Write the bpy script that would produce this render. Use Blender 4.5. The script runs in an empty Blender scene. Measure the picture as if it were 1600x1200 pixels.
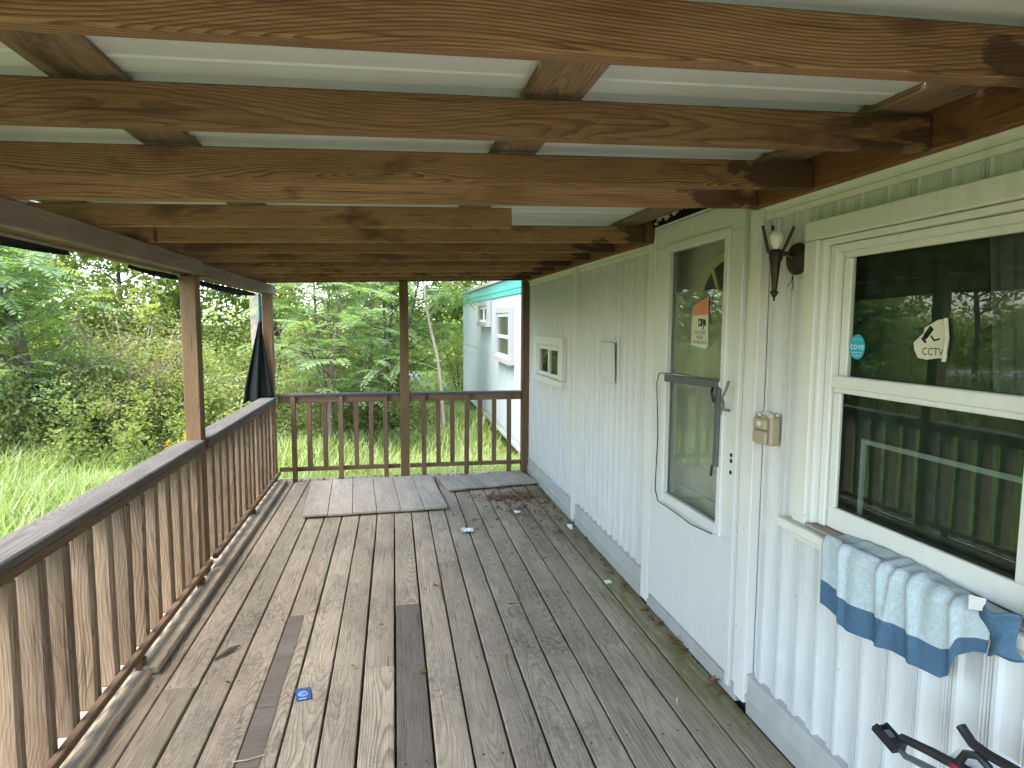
import bpy, bmesh, math, random
import numpy as np
from mathutils import Vector, Matrix

random.seed(7)
sc = bpy.context.scene
col = sc.collection
rad = math.radians

# ------------------------------------------------------------------ camera
def make_camera():
    yaw, pit, rol = rad(10.586), rad(5.213), rad(0.31)
    fw = Vector((math.sin(yaw)*math.cos(pit), math.cos(yaw)*math.cos(pit), -math.sin(pit)))
    rt = Vector((math.cos(yaw), -math.sin(yaw), 0)); up = rt.cross(fw)
    r2 = rt*math.cos(rol) + up*math.sin(rol); u2 = -rt*math.sin(rol) + up*math.cos(rol)
    cd = bpy.data.cameras.new('camera'); cam = bpy.data.objects.new('camera', cd); col.objects.link(cam)
    m = Matrix((r2, u2, -fw)).transposed().to_4x4(); m.translation = Vector((0, 0, 1.6))
    cam.matrix_world = m
    cd.sensor_width = 36; cd.lens = 988/1600*36; cd.clip_start = 0.02; cd.clip_end = 1000
    sc.camera = cam
make_camera()

# ------------------------------------------------------------------ light
SUN_EL, SUN_AZ = 62.0, -125.0        # azimuth measured from +y towards +x
wd = bpy.data.worlds.new('World'); sc.world = wd; wd.use_nodes = True
nt = wd.node_tree; nt.nodes.clear()
sky = nt.nodes.new('ShaderNodeTexSky'); sky.sky_type = 'NISHITA'; sky.sun_disc = False
sky.sun_elevation = rad(SUN_EL); sky.sun_rotation = rad(SUN_AZ)
sky.air_density = 1.0; sky.dust_density = 1.5; sky.ozone_density = 1.0
bg = nt.nodes.new('ShaderNodeBackground'); bg.inputs['Strength'].default_value = 0.15
wo = nt.nodes.new('ShaderNodeOutputWorld')
nt.links.new(sky.outputs[0], bg.inputs['Color']); nt.links.new(bg.outputs[0], wo.inputs['Surface'])
sl = bpy.data.lights.new('sun', 'SUN'); sl.energy = 1.0; sl.angle = rad(50); sl.color = (1, .96, .88)
so = bpy.data.objects.new('sun', sl); col.objects.link(so)
sd = Vector((math.sin(rad(SUN_AZ))*math.cos(rad(SUN_EL)), math.cos(rad(SUN_AZ))*math.cos(rad(SUN_EL)), math.sin(rad(SUN_EL))))
so.rotation_euler = sd.to_track_quat('Z', 'Y').to_euler()
sc.view_settings.view_transform = 'Standard'; sc.view_settings.look = 'None'
sc.view_settings.gamma = 1.0; sc.view_settings.exposure = 3.15; sc.view_settings.use_curve_mapping = False
cy = sc.cycles
cy.use_denoising = True
cy.max_bounces = 6; cy.diffuse_bounces = 3; cy.glossy_bounces = 3; cy.transmission_bounces = 4; cy.transparent_max_bounces = 8
cy.sample_clamp_indirect = 6.0; cy.caustics_reflective = False; cy.caustics_refractive = False

# ------------------------------------------------------------------ material helpers
class NB:
    def __init__(s, name):
        s.m = bpy.data.materials.new(name); s.m.use_nodes = True; s.t = s.m.node_tree; s.t.nodes.clear()
        s.out = s.t.nodes.new('ShaderNodeOutputMaterial')
    def n(s, typ, props=None, **ins):
        nd = s.t.nodes.new('ShaderNode'+typ)
        for k, v in (props or {}).items(): setattr(nd, k, v)
        for k, v in ins.items(): s.set(nd, k, v)
        return nd
    def set(s, nd, k, v):
        if k.startswith('i') and k[1:].isdigit(): sk = nd.inputs[int(k[1:])]
        else: sk = nd.inputs[k.replace('_', ' ')]
        if isinstance(v, bpy.types.NodeSocket): s.t.links.new(v, sk)
        elif isinstance(v, bpy.types.Node): s.t.links.new(v.outputs[0], sk)
        else:
            if isinstance(v, tuple) and len(v) == 3 and len(getattr(sk, 'default_value', (0,)*3)) == 4: v = (*v, 1)
            sk.default_value = v
    def math(s, op, a, b=None, c=None, clamp=False):
        nd = s.t.nodes.new('ShaderNodeMath'); nd.operation = op; nd.use_clamp = clamp
        s.set(nd, 'i0', a)
        if b is not None: s.set(nd, 'i1', b)
        if c is not None: s.set(nd, 'i2', c)
        return nd.outputs[0]
    def vec(s, op, a, b=None):
        nd = s.t.nodes.new('ShaderNodeVectorMath'); nd.operation = op; s.set(nd, 'i0', a)
        if b is not None: s.set(nd, 'i1', b)
        return nd.outputs[0]
    def mix(s, f, a, b, mode='MIX'):
        nd = s.t.nodes.new('ShaderNodeMix'); nd.data_type = 'RGBA'; nd.blend_type = mode
        for sk, v in ((nd.inputs[0], f), (nd.inputs[6], a), (nd.inputs[7], b)):
            if isinstance(v, bpy.types.NodeSocket): s.t.links.new(v, sk)
            elif isinstance(v, tuple): sk.default_value = (*v[:3], 1)
            else: sk.default_value = v
        return nd.outputs[2]
    def ramp(s, f, *stops):
        nd = s.t.nodes.new('ShaderNodeValToRGB'); el = nd.color_ramp.elements
        while len(el) < len(stops): el.new(.5)
        for e, (p, c) in zip(el, stops):
            e.position = p; e.color = (c, c, c, 1) if not isinstance(c, tuple) else (*c, 1)
        s.t.links.new(f, nd.inputs[0]); return nd.outputs[0]
    def noise(s, v, scale, detail=3, rough=.55, dist=0):
        nd = s.n('TexNoise', Vector=v, Scale=scale, Detail=detail, Roughness=rough, Distortion=dist); return nd.outputs[0]
    def bsdf(s, color, rough=.6, spec=.3, bump=None, bstr=.3, bdist=.002, **kw):
        b = s.n('BsdfPrincipled', Base_Color=color, Roughness=rough, **kw); b.inputs['Specular IOR Level'].default_value = spec
        if bump is not None:
            bn = s.n('Bump', Height=bump, Strength=bstr, Distance=bdist); s.t.links.new(bn.outputs[0], b.inputs['Normal'])
        s.t.links.new(b.outputs[0], s.out.inputs[0]); return b

def wood(name, light, dark, knot, grey=None, greyf=.5, freq=150., ringk=.55, rough=.75, stain=None, bstr=.35, blotch=.35, vary=.25, moss=False, dirt=0., wob=.75, fibc=.55, crack=.6, endstain=False):
    b = NB(name)
    tc = b.n('TexCoord'); oi = b.n('ObjectInfo'); rnd = oi.outputs['Random']
    off = b.n('CombineXYZ', X=b.math('MULTIPLY', rnd, 37.), Y=b.math('MULTIPLY', rnd, 91.3), Z=b.math('MULTIPLY', rnd, 53.7))
    P = tc.outputs['Object']; p = b.vec('ADD', P, off.outputs[0])
    sx = b.n('SeparateXYZ', Vector=P)
    r2 = b.math('FRACT', b.math('MULTIPLY', rnd, 71.7)); r3 = b.math('FRACT', b.math('MULTIPLY', rnd, 173.3))
    w1 = b.noise(b.vec('MULTIPLY', p, (wob, 0, 0)), 1.0, 1)
    w2 = b.noise(b.vec('MULTIPLY', b.vec('ADD', p, (13.3, 5, 5)), (wob*1.2, 0, 0)), 1.0, 1)
    wp = b.noise(b.vec('MULTIPLY', p, (4, 14, 14)), 1.0, 3)
    # knots
    vk = b.n('TexVoronoi', Vector=b.vec('MULTIPLY', p, (1, 1, .15)), Scale=2.7)
    kd = b.math('DIVIDE', vk.outputs['Distance'], 2.7)
    kn = b.ramp(kd, (0., 1.), (.007, 1.), (.013, 0.))
    swirl = b.math('MULTIPLY', b.math('POWER', 2.718, b.math('MULTIPLY', kd, -28.)), .035)
    u = b.math('ADD', b.math('ADD', sx.outputs[1], b.math('MULTIPLY', b.math('SUBTRACT', r2, .5), .12)), b.math('MULTIPLY', b.math('SUBTRACT', w1, .5), .16))
    u = b.math('ADD', u, b.math('MULTIPLY', b.math('SUBTRACT', wp, .5), .016))
    v = b.math('ADD', b.math('ADD', sx.outputs[2], b.math('MULTIPLY', r3, .07)), b.math('MULTIPLY', b.math('SUBTRACT', w2, .4), .22))
    r = b.math('SQRT', b.math('ADD', b.math('MULTIPLY', u, u), b.math('MULTIPLY', v, v)))
    r = b.math('ADD', r, swirl)
    ring = b.math('FRACT', b.math('MULTIPLY', r, freq))
    ring = b.ramp(ring, (0., 0.), (.55, .25), (.82, 1.), (.93, .9), (1., 0.))
    fib = b.noise(b.vec('MULTIPLY', p, (7, 330, 330)), 1.0, 3, .6)
    blo = b.noise(b.vec('MULTIPLY', p, (2.2, 8, 8)), 1.0, 4, .6)
    c = b.mix(b.math('MULTIPLY', b.math('MULTIPLY', ring, ringk), b.math('ADD', .4, b.math('MULTIPLY', r2, .75))), light, dark)
    if grey:
        g = b.ramp(b.noise(b.vec('MULTIPLY', p, (1.4, 6, 6)), 1.7, 4), (.3, 0.), (.75, 1.))
        c = b.mix(b.math('MULTIPLY', g, greyf), c, grey)
    c = b.mix(b.ramp(fib, (.3, fibc), (.65, 0.)), c, tuple(x*.45 for x in dark))
    c = b.mix(b.math('MULTIPLY', b.ramp(blo, (.3, 1.), (.65, 0.)), blotch), c, tuple(x*.5 for x in dark))
    cr = b.ramp(b.noise(b.vec('MULTIPLY', p, (2.6, 75, 75)), 1.0, 2, .5, .3), (.27, 1.), (.36, 0.))
    c = b.mix(b.math('MULTIPLY', cr, crack), c, tuple(x*.3 for x in dark))
    c = b.mix(kn, c, knot)
    if endstain:
        E_ = b.n('NewGeometry').outputs['Position']; ex = b.n('SeparateXYZ', Vector=E_).outputs[0]
        em = b.math('ADD', ex, b.math('MULTIPLY', b.math('SUBTRACT', b.noise(b.vec('MULTIPLY', b.vec('ADD', E_, off.outputs[0]), (3, 1, 9)), 1.3, 4, .6, .8), .5), 1.3))
        c = b.mix(b.ramp(b.math('SUBTRACT', em, .3), (.86, 0.), (.93, .8)), c, (.05, .024, .014))
    k = b.math('ADD', b.math('MULTIPLY', b.math('SUBTRACT', r3, .5), 2*vary), 1.)
    c = b.mix(1., c, b.n('CombineColor', Red=k, Green=k, Blue=k).outputs[0], 'MULTIPLY')
    if stain:   # irregular dark water stains
        s1 = b.ramp(b.noise(b.vec('MULTIPLY', p, (2.0, 5, 5)), 1.0, 4, .65, .4), (.54, 0.), (.66, 1.))
        c = b.mix(b.math('MULTIPLY', s1, .85), c, stain)
    if moss or dirt:
        G = b.n('NewGeometry').outputs['Position']; gs = b.n('SeparateXYZ', Vector=G)
        if dirt:
            d = b.ramp(b.noise(b.vec('MULTIPLY', G, (1.6, .8, 1)), 1.3, 6, .68), (.44, 0.), (.66, 1.))
            fine = b.ramp(b.noise(G, 38., 5, .7), (.38, 1.), (.6, .25))
            c = b.mix(b.math('MULTIPLY', b.math('MULTIPLY', d, fine), dirt), c, (.075, .064, .055))
            sp = b.ramp(b.noise(b.vec('MULTIPLY', G, (22, 11, 1)), 1., 4, .6), (.66, 0.), (.74, .55))
            c = b.mix(sp, c, (.10, .085, .07))
        if moss:
            e = b.math('ADD', gs.outputs[0], b.math('MULTIPLY', b.math('SUBTRACT', b.noise(b.vec('MULTIPLY', G, (9, 1.3, 1)), 1., 3), .5), .55))
            mm = b.math('MULTIPLY', b.ramp(b.math('SUBTRACT', e, .5), (.62, 0.), (.88, 1.)), b.ramp(b.noise(b.vec('MULTIPLY', G, (30, 3, 1)), 1., 4), (.35, .2), (.6, 1.)))
            pa = b.ramp(b.noise(b.vec('MULTIPLY', G, (.1, 1.1, 0)), 1.0, 1), (.30, .35), (.52, 1.))
            c = b.mix(b.math('MULTIPLY', b.math('MULTIPLY', mm, pa), .9), c, (.135, .135, .035))
    h = b.math('ADD', b.math('MULTIPLY', ring, -.5), b.math('MULTIPLY', fib, .9))
    b.bsdf(c, rough, .25, h, bstr, .003)
    return b.m

def paint(name, colr, rough=.5, dirt=.25, dirtc=(.28, .26, .2), bstr=.05, peel=0., peelc=(.33, .27, .19), streak=True, spec=.35, speck=.0, splash=0.):
    b = NB(name); G = b.n('NewGeometry').outputs['Position']
    st = b.noise(b.vec('MULTIPLY', G, (22, 22, .9)), 1., 4, .6)
    bl = b.noise(G, 3.1, 5, .6)
    f = b.math('MULTIPLY', b.ramp(st if streak else bl, (.45, 0.), (.8, 1.)), b.ramp(bl, (.35, .15), (.7, 1.)))
    c = b.mix(b.math('MULTIPLY', f, dirt), colr, dirtc)
    fine = b.noise(G, 60., 3)
    c = b.mix(b.math('MULTIPLY', b.math('SUBTRACT', fine, .4, clamp=True), .25), c, tuple(x*.8 for x in colr))
    if peel:
        pl = b.ramp(b.noise(b.vec('MULTIPLY', G, (30, 30, 7)), 1., 5, .7), (.68, 0.), (.70, 1.))
        ps = b.ramp(b.noise(G, 2.3, 2), (.45, 0.), (.6, 1.))
        c = b.mix(b.math('MULTIPLY', b.math('MULTIPLY', pl, ps), peel), c, peelc)
    zz = b.n('SeparateXYZ', Vector=G).outputs[2]
    if splash:
        sm = b.ramp(b.math('ADD', zz, b.math('MULTIPLY', b.math('SUBTRACT', b.noise(b.vec('MULTIPLY', G, (7, 7, 5)), 1., 5, .7), .5), .7)), (.02, 1.), (.42, 0.))
        c = b.mix(b.math('MULTIPLY', sm, splash), c, (.27, .25, .19))
    if speck:
        s = b.ramp(b.noise(b.vec('MULTIPLY', G, (45, 45, 30)), 1., 2, .5), (.73, 0.), (.76, 1.))
        c = b.mix(b.math('MULTIPLY', s, speck), c, (.12, .09, .06))
    b.bsdf(c, rough, spec, b.noise(G, 90., 2), bstr, .002)
    return b.m

def plain(name, colr, rough=.5, spec=.3, metal=0., var=.15, scale=25., bstr=.0):
    b = NB(name); G = b.n('TexCoord').outputs['Object']
    nz = b.noise(G, scale, 4)
    c = b.mix(b.ramp(nz, (.35, 0.), (.7, var*2)), colr, tuple(x*.45 for x in colr))
    b.bsdf(c, rough, spec, nz if bstr else None, bstr, .002, Metallic=metal)
    return b.m

def leafmat(name, c1, c2, c3, trans=.5, rough=.5):
    b = NB(name)
    g = b.n('NewGeometry'); rpi = g.outputs['Random Per Island']
    big = b.noise(g.outputs['Position'], .55, 2)
    c = b.ramp(rpi, (0., c1), (.55, c2), (1., c3))
    c = b.mix(b.ramp(big, (.35, 0.), (.65, .6)), c, c3)
    d = b.n('BsdfPrincipled', Base_Color=c, Roughness=rough); d.inputs['Specular IOR Level'].default_value = .25
    tcol = b.mix(1., c, (1.3, 1.4, .7), 'MULTIPLY')
    t = b.n('BsdfTranslucent', Color=tcol)
    mx = b.n('MixShader', Fac=trans); b.t.links.new(d.outputs[0], mx.inputs[1]); b.t.links.new(t.outputs[0], mx.inputs[2])
    b.t.links.new(mx.outputs[0], b.out.inputs[0]); return b.m

def glassmat(name, tint=(.82, .88, .84), f0=.085, rough=.0, film=0., filmc=(.5, .55, .45)):
    b = NB(name)
    G0 = b.n('NewGeometry'); dt = b.n('VectorMath', {'operation': 'DOT_PRODUCT'}); b.t.links.new(G0.outputs['Incoming'], dt.inputs[0]); b.t.links.new(G0.outputs['Normal'], dt.inputs[1])
    cs = b.math('SUBTRACT', 1., b.math('ABSOLUTE', dt.outputs['Value']), clamp=True)
    fr = b.math('ADD', f0, b.math('MULTIPLY', b.math('POWER', cs, 5.), 1-f0)); tr = b.n('BsdfTransparent', Color=tint); gl = b.n('BsdfGlossy', Color=(.95, .97, .95), Roughness=rough)
    G = b.n('NewGeometry').outputs['Position']
    bn = b.n('Bump', Height=b.noise(G, 5., 1), Strength=.008, Distance=.02); b.t.links.new(bn.outputs[0], gl.inputs['Normal'])
    mx = b.n('MixShader', Fac=fr); b.t.links.new(tr.outputs[0], mx.inputs[1]); b.t.links.new(gl.outputs[0], mx.inputs[2])
    o = mx.outputs[0]
    if film:
        df = b.n('BsdfDiffuse', Color=filmc)
        ff = b.math('MULTIPLY', b.ramp(b.noise(b.vec('MULTIPLY', G, (6, 6, 3)), 1., 5, .65), (.3, .35), (.7, 1.)), film)
        m2 = b.n('MixShader', Fac=ff); b.t.links.new(o, m2.inputs[1]); b.t.links.new(df.outputs[0], m2.inputs[2]); o = m2.outputs[0]
    b.t.links.new(o, b.out.inputs[0]); return b.m

M = {}
M['deck'] = wood('weathered deck wood', (.55, .445, .31), (.20, .152, .10), (.095, .07, .05), grey=(.44, .37, .285), greyf=.5, ringk=.7, rough=.85, blotch=.2, vary=.15, moss=True, dirt=.8, bstr=.6, wob=.5, fibc=.55)
M['deck_dark'] = wood('charcoal weathered deck wood', (.23, .19, .145), (.095, .076, .058), (.06, .05, .04), grey=(.30, .25, .195), greyf=.5, rough=.85, vary=.05, dirt=.3, bstr=.45)
M['rafter'] = wood('brown rafter lumber', (.43, .245, .115), (.14, .066, .028), (.055, .024, .012), ringk=.95, rough=.75, endstain=True, freq=165., stain=(.085, .042, .022), vary=.36, blotch=.3)
M['purlin'] = wood('purlin lumber', (.36, .25, .14), (.13, .08, .04), (.06, .035, .02), ringk=.7, stain=(.06, .04, .03), vary=.25)
M['ledger'] = wood('stained ledger lumber', (.27, .125, .045), (.1, .04, .018), (.05, .02, .01), ringk=.6, stain=(.035, .016, .01), vary=.15)
M['post'] = wood('brown post lumber', (.24, .145, .072), (.095, .052, .024), (.085, .03, .014), ringk=.5, vary=.15, blotch=.25)
M['picket'] = wood('tan picket lumber', (.37, .255, .155), (.14, .082, .044), (.06, .03, .02), grey=(.32, .265, .205), greyf=.5, ringk=.95, freq=75., wob=1.6, crack=.8, vary=.22, blotch=.4, fibc=.7)
M['cap'] = wood('grey rail cap wood', (.19, .168, .142), (.055, .046, .038), (.03, .024, .02), grey=(.11, .102, .092), greyf=.6, ringk=.7, rough=.85, vary=.1)
M['rail'] = wood('dull brown rail wood', (.25, .155, .085), (.11, .062, .032), (.06, .03, .02), grey=(.19, .14, .10), greyf=.5, vary=.15)
M['header'] = wood('header lumber', (.34, .235, .15), (.16, .1, .06), (.07, .035, .02), grey=(.27, .22, .18), greyf=.5, vary=.12)
M['panelboard'] = wood('pale grey panel wood', (.52, .445, .35), (.34, .28, .21), (.2, .165, .12), grey=(.48, .43, .36), greyf=.6, ringk=.35, rough=.85, vary=.08, dirt=.35)
M['siding'] = paint('white ribbed siding', (.66, .665, .63), .42, .32, (.36, .36, .28), speck=.3, splash=.2)
M['trim'] = paint('white trim paint', (.70, .695, .62), .5, .35, (.38, .34, .24), peel=.5, speck=.3)
M['doorwhite'] = paint('white door enamel', (.66, .665, .62), .4, .14, (.40, .38, .30), speck=.4, splash=.15)
M['oldwhite'] = paint('peeling white paint', (.70, .69, .63), .55, .55, (.3, .26, .2), peel=.95, speck=.7)
M['skirt'] = paint('grey white skirting', (.50, .515, .50), .5, .5, (.25, .24, .2), speck=.5, splash=.55)
M['vinyl'] = paint('vinyl window frame', (.73, .73, .67), .4, .3, (.4, .37, .28))
M['sillwood'] = wood('bare sill wood', (.5, .42, .34), (.3, .22, .15), (.1, .06, .04), ringk=.4)
M['neigh'] = paint('pale blue white trailer wall', (.37, .41, .425), .5, .4, (.27, .32, .31))
M['neighband'] = paint('teal band', (.07, .33, .28), .45, .3, (.3, .42, .4))
M['neighframe'] = paint('pale window casing', (.31, .305, .295), .5, .3)
M['glass'] = glassmat('window glass', (.80, .88, .82), .062)
M['doorglass'] = glassmat('storm door glass', (.86, .9, .86), .08, .02)
M['film'] = glassmat('cloudy plastic film', (.9, .93, .88), .03, .15, film=.45, filmc=(.42, .45, .36))
M['darkglass'] = plain('dark far pane', (.045, .05, .055), .15, .6)
M['net'] = plain('pale net curtain', (.11, .125, .115), .9, .1, var=.3)
M['reflection_grey'] = plain('pale grey painted reflection', (.22, .25, .23), .6, .3)
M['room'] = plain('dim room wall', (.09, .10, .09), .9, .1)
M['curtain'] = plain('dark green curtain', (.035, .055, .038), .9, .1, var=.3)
M['inner_door'] = paint('cream inner door', (.55, .54, .46), .5, .15)
M['arch'] = paint('yellowed arch frame', (.60, .56, .36), .5, .2)
M['bronze'] = plain('dark bronze metal', (.055, .04, .027), .5, .5, .6, .3, 40., .1)
M['bulb'] = plain('milky bulb glass', (.78, .76, .68), .25, .5, var=.03)
M['boxmat'] = paint('yellowed plastic box', (.42, .36, .24), .55, .7, (.14, .10, .07), streak=False, speck=.5)
M['caulk'] = paint('lumpy caulk', (.62, .59, .5), .7, .5, (.25, .22, .16), streak=False)
M['black_plastic'] = plain('black plastic', (.018, .018, .02), .4, .4)
M['grey_bar'] = plain('grey strip', (.11, .115, .12), .5, .4)
M['steel'] = plain('dull steel', (.3, .3, .29), .45, .5, .7)
M['red'] = plain('red plastic', (.30, .02, .05), .4, .4)
M['white'] = plain('white plastic', (.75, .75, .73), .4, .4, var=.04)
M['paper'] = plain('white paper', (.80, .80, .78), .8, .2, var=.05)
M['blue'] = plain('blue card', (.035, .10, .27), .5, .3, var=.08)
M['palblue'] = plain('pale blue print', (.55, .66, .82), .5, .3, var=.03)
M['cyan'] = plain('bright blue sticker', (.02, .40, .62), .4, .4, var=.03)
M['cream'] = plain('cream sticker', (.66, .64, .5), .6, .3, var=.06)
M['ink'] = plain('black ink', (.015, .015, .015), .6, .2, var=0)
M['orange'] = plain('faded orange', (.72, .27, .17), .6, .2, var=.1)
M['gap_shade'] = plain('painted gap shade', (.012, .011, .01), .9, .05)
M['foam'] = plain('torn insulation', (.50, .43, .28), .95, .1, var=.35, scale=18)
M['tarp'] = plain('dark green shade net', (.010, .014, .012), .8, .15, var=.3, scale=30)
M['bluetarp'] = plain('blue tarp', (.02, .12, .22), .6, .3)
M['roof'] = paint('white roof metal', (.66, .68, .64), .35, .5, (.4, .42, .36), streak=False, spec=.5)
M['bark'] = plain('grey brown bark', (.17, .13, .10), .9, .1, var=.35, scale=9, bstr=.6)
M['palebark'] = plain('pale bark', (.40, .32, .25), .9, .1, var=.35, scale=7, bstr=.6)
M['leafA'] = leafmat('sumac leaf', (.14, .22, .10), (.19, .28, .12), (.26, .34, .13), .5)
M['leafB'] = leafmat('tree leaf', (.15, .20, .065), (.24, .29, .09), (.36, .40, .14), .58)
M['leafC'] = leafmat('shrub leaf', (.15, .20, .08), (.24, .28, .115), (.36, .385, .18), .58)
M['leafD'] = leafmat('dry vine leaf', (.18, .16, .085), (.26, .23, .13), (.34, .27, .16), .4)
M['grass'] = leafmat('tall grass blade', (.17, .24, .065), (.25, .32, .10), (.36, .40, .18), .45)
M['yellow'] = leafmat('goldenrod flower', (.55, .38, .02), (.65, .45, .03), (.7, .5, .05), .3)
M['dryleaf'] = leafmat('dead leaf', (.10, .045, .02), (.17, .08, .035), (.28, .14, .06), .15, .7)

def soil():
    b = NB('lawn soil'); G = b.n('NewGeometry').outputs['Position']
    n1 = b.noise(G, .5, 4); n2 = b.noise(G, 9., 5, .7)
    c = b.mix(b.ramp(n1, (.35, 0.), (.65, 1.)), (.07, .12, .03), (.12, .17, .045))
    c = b.mix(b.ramp(n2, (.45, 0.), (.7, .7)), c, (.07, .055, .035))
    b.bsdf(c, .95, .1, n2, .8, .05); return b.m
M['soil'] = soil()
def towelmat(name, c1, c2):
    b = NB(name); tc = b.n('TexCoord').outputs['UV']
    w = b.noise(b.vec('MULTIPLY', tc, (120, 14, 1)), 1., 4, .7); w2 = b.noise(b.vec('MULTIPLY', tc, (14, 130, 1)), 1., 4, .7); s = b.noise(tc, 5., 4, .6)
    f = b.math('MULTIPLY', b.math('ADD', w, w2), .5)
    c = b.mix(b.ramp(f, (.36, 0.), (.62, 1.)), c1, c2)
    c = b.mix(b.ramp(s, (.5, 0.), (.75, .15)), c, tuple(x*.6 for x in c1))
    b.bsdf(c, .95, .1, f, .5, .003); return b.m
M['towel'] = towelmat('pale blue towel weave', (.32, .39, .41), (.56, .64, .64))
M['towelband'] = towelmat('denim blue towel band', (.05, .105, .17), (.095, .17, .25))
M['tag'] = M['paper']

# ------------------------------------------------------------------ object helpers
def tag(o, label=None, cat=None, group=None, kind=None):
    if label: o['label'] = label
    if cat: o['category'] = cat
    if group: o['group'] = group
    if kind: o['kind'] = kind
    return o
def thing(name, label, cat, loc=(0, 0, 0), group=None):
    o = bpy.data.objects.new(name, None); col.objects.link(o); o.location = loc; o.empty_display_size = .1
    return tag(o, label, cat, group)
def put(name, me, parent=None, loc=(0, 0, 0), rot=(0, 0, 0)):
    o = bpy.data.objects.new(name, me); col.objects.link(o)
    o.location = loc; o.rotation_euler = rot
    if parent:
        o.parent = parent
        if parent.parent: o.matrix_parent_inverse = Matrix.Translation(-(parent.location + parent.parent.location)) if parent.type == 'EMPTY' else parent_world(parent).inverted()
        else: o.matrix_parent_inverse = parent_world(parent).inverted()
    return o
def parent_world(o):
    m = Matrix.LocRotScale(o.location, o.rotation_euler, o.scale)
    if o.parent: return parent_world(o.parent) @ o.matrix_parent_inverse @ m
    return m
_bc = {}
def boxmesh(L, a, b, bev, mat):
    k = (round(L, 4), round(a, 4), round(b, 4), round(bev, 4), mat)
    if k in _bc: return _bc[k]
    bm = bmesh.new(); bmesh.ops.create_cube(bm, size=1)
    for v in bm.verts: v.co = Vector((v.co.x*L, v.co.y*a, v.co.z*b))
    if bev > 0: bmesh.ops.bevel(bm, geom=bm.edges[:], offset=min(bev, a*.3, b*.3, L*.3), segments=1, affect='EDGES', profile=.5)
    me = bpy.data.meshes.new('board'); bm.to_mesh(me); bm.free(); me.materials.append(M[mat]); _bc[k] = me; return me
def board(name, xr, yr, zr, mat, parent=None, axis='y', bev=.004, rot=(0, 0, 0)):
    c = tuple((a+b)/2 for a, b in (xr, yr, zr)); dx, dy, dz = (abs(b-a) for a, b in (xr, yr, zr))
    if axis == 'x': me = boxmesh(dx, dy, dz, bev, mat); R = Matrix.Identity(3)
    elif axis == 'y': me = boxmesh(dy, dx, dz, bev, mat); R = Matrix.Rotation(math.pi/2, 3, 'Z')
    else: me = boxmesh(dz, dy, dx, bev, mat); R = Matrix.Rotation(-math.pi/2, 3, 'Y')
    from mathutils import Euler
    R = Euler(rot).to_matrix() @ R
    return put(name, me, parent, c, R.to_euler())
def mesh(name, verts, faces, mats, fm=None, smooth=False):
    me = bpy.data.meshes.new(name); me.from_pydata([tuple(v) for v in verts], [], faces)
    for m in (mats if isinstance(mats, (list, tuple)) else [mats]): me.materials.append(M[m])
    if fm is not None: me.polygons.foreach_set('material_index', fm)
    if smooth: me.polygons.foreach_set('use_smooth', [True]*len(me.polygons))
    me.update(); return me
class MB:
    """collects shapes into one mesh with several materials"""
    def __init__(s): s.v = []; s.f = []; s.m = []; s.mats = []
    def mi(s, m):
        if m not in s.mats: s.mats.append(m)
        return s.mats.index(m)
    def add(s, v, f, m):
        o = len(s.v); s.v += [tuple(x) for x in v]; s.f += [tuple(i+o for i in q) for q in f]; s.m += [s.mi(m)]*len(f); return s
    def box(s, xr, yr, zr, m, mtx=None):
        v = [Vector((x, y, z)) for x in sorted(xr) for y in sorted(yr) for z in sorted(zr)]
        if mtx: v = [mtx @ q for q in v]
        return s.add(v, [(0, 1, 3, 2), (4, 6, 7, 5), (0, 4, 5, 1), (2, 3, 7, 6), (0, 2, 6, 4), (1, 5, 7, 3)], m)
    def prism(s, pts, d, m):      # planar polygon pts (3d), extruded by vector d
        n = len(pts); a = [Vector(p) for p in pts]; b = [p+Vector(d) for p in a]
        return s.add(a+b, [tuple(range(n)), tuple(range(2*n-1, n-1, -1))] + [(i, (i+1) % n + 0, (i+1) % n + n, i+n) for i in range(n)], m)
    def tube(s, pts, r, m, n=8, cap=True):
        pts = [Vector(p) for p in pts]; rs = r if isinstance(r, (list, tuple)) else [r]*len(pts)
        v = []; prev = None
        for i, p in enumerate(pts):
            t = (pts[min(i+1, len(pts)-1)] - pts[max(i-1, 0)]).normalized()
            if prev is None: a = t.orthogonal().normalized()
            else:
                a = (prev - t*prev.dot(t)); a = a.normalized() if a.length > 1e-6 else t.orthogonal().normalized()
            prev = a; b_ = t.cross(a)
            v += [p + (a*math.cos(2*math.pi*k/n) + b_*math.sin(2*math.pi*k/n))*rs[i] for k in range(n)]
        f = [(i*n+k, i*n+(k+1) % n, (i+1)*n+(k+1) % n, (i+1)*n+k) for i in range(len(pts)-1) for k in range(n)]
        if cap: f += [tuple(range(n-1, -1, -1)), tuple(range((len(pts)-1)*n, len(pts)*n))]
        return s.add(v, f, m)
    def lathe(s, prof, c, axis, m, n=16):   # prof [(r,h)], axis unit vec
        ax = Vector(axis).normalized(); a = ax.orthogonal().normalized(); b_ = ax.cross(a); c = Vector(c)
        v = [c + ax*h + (a*math.cos(2*math.pi*k/n)+b_*math.sin(2*math.pi*k/n))*max(r, 1e-4) for r, h in prof for k in range(n)]
        f = [(i*n+k, i*n+(k+1) % n, (i+1)*n+(k+1) % n, (i+1)*n+k) for i in range(len(prof)-1) for k in range(n)]
        return s.add(v, f, m)
    def mesh(s, name, smooth=False):
        me = mesh(name, s.v, s.f, s.mats, s.m)
        if smooth:
            me.polygons.foreach_set('use_smooth', [True]*len(me.polygons))
            try: me.set_sharp_from_angle(angle=rad(35))
            except Exception: pass
        return me
    def obj(s, name, parent=None, smooth=False): return put(name, s.mesh(name, smooth), parent)
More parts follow.
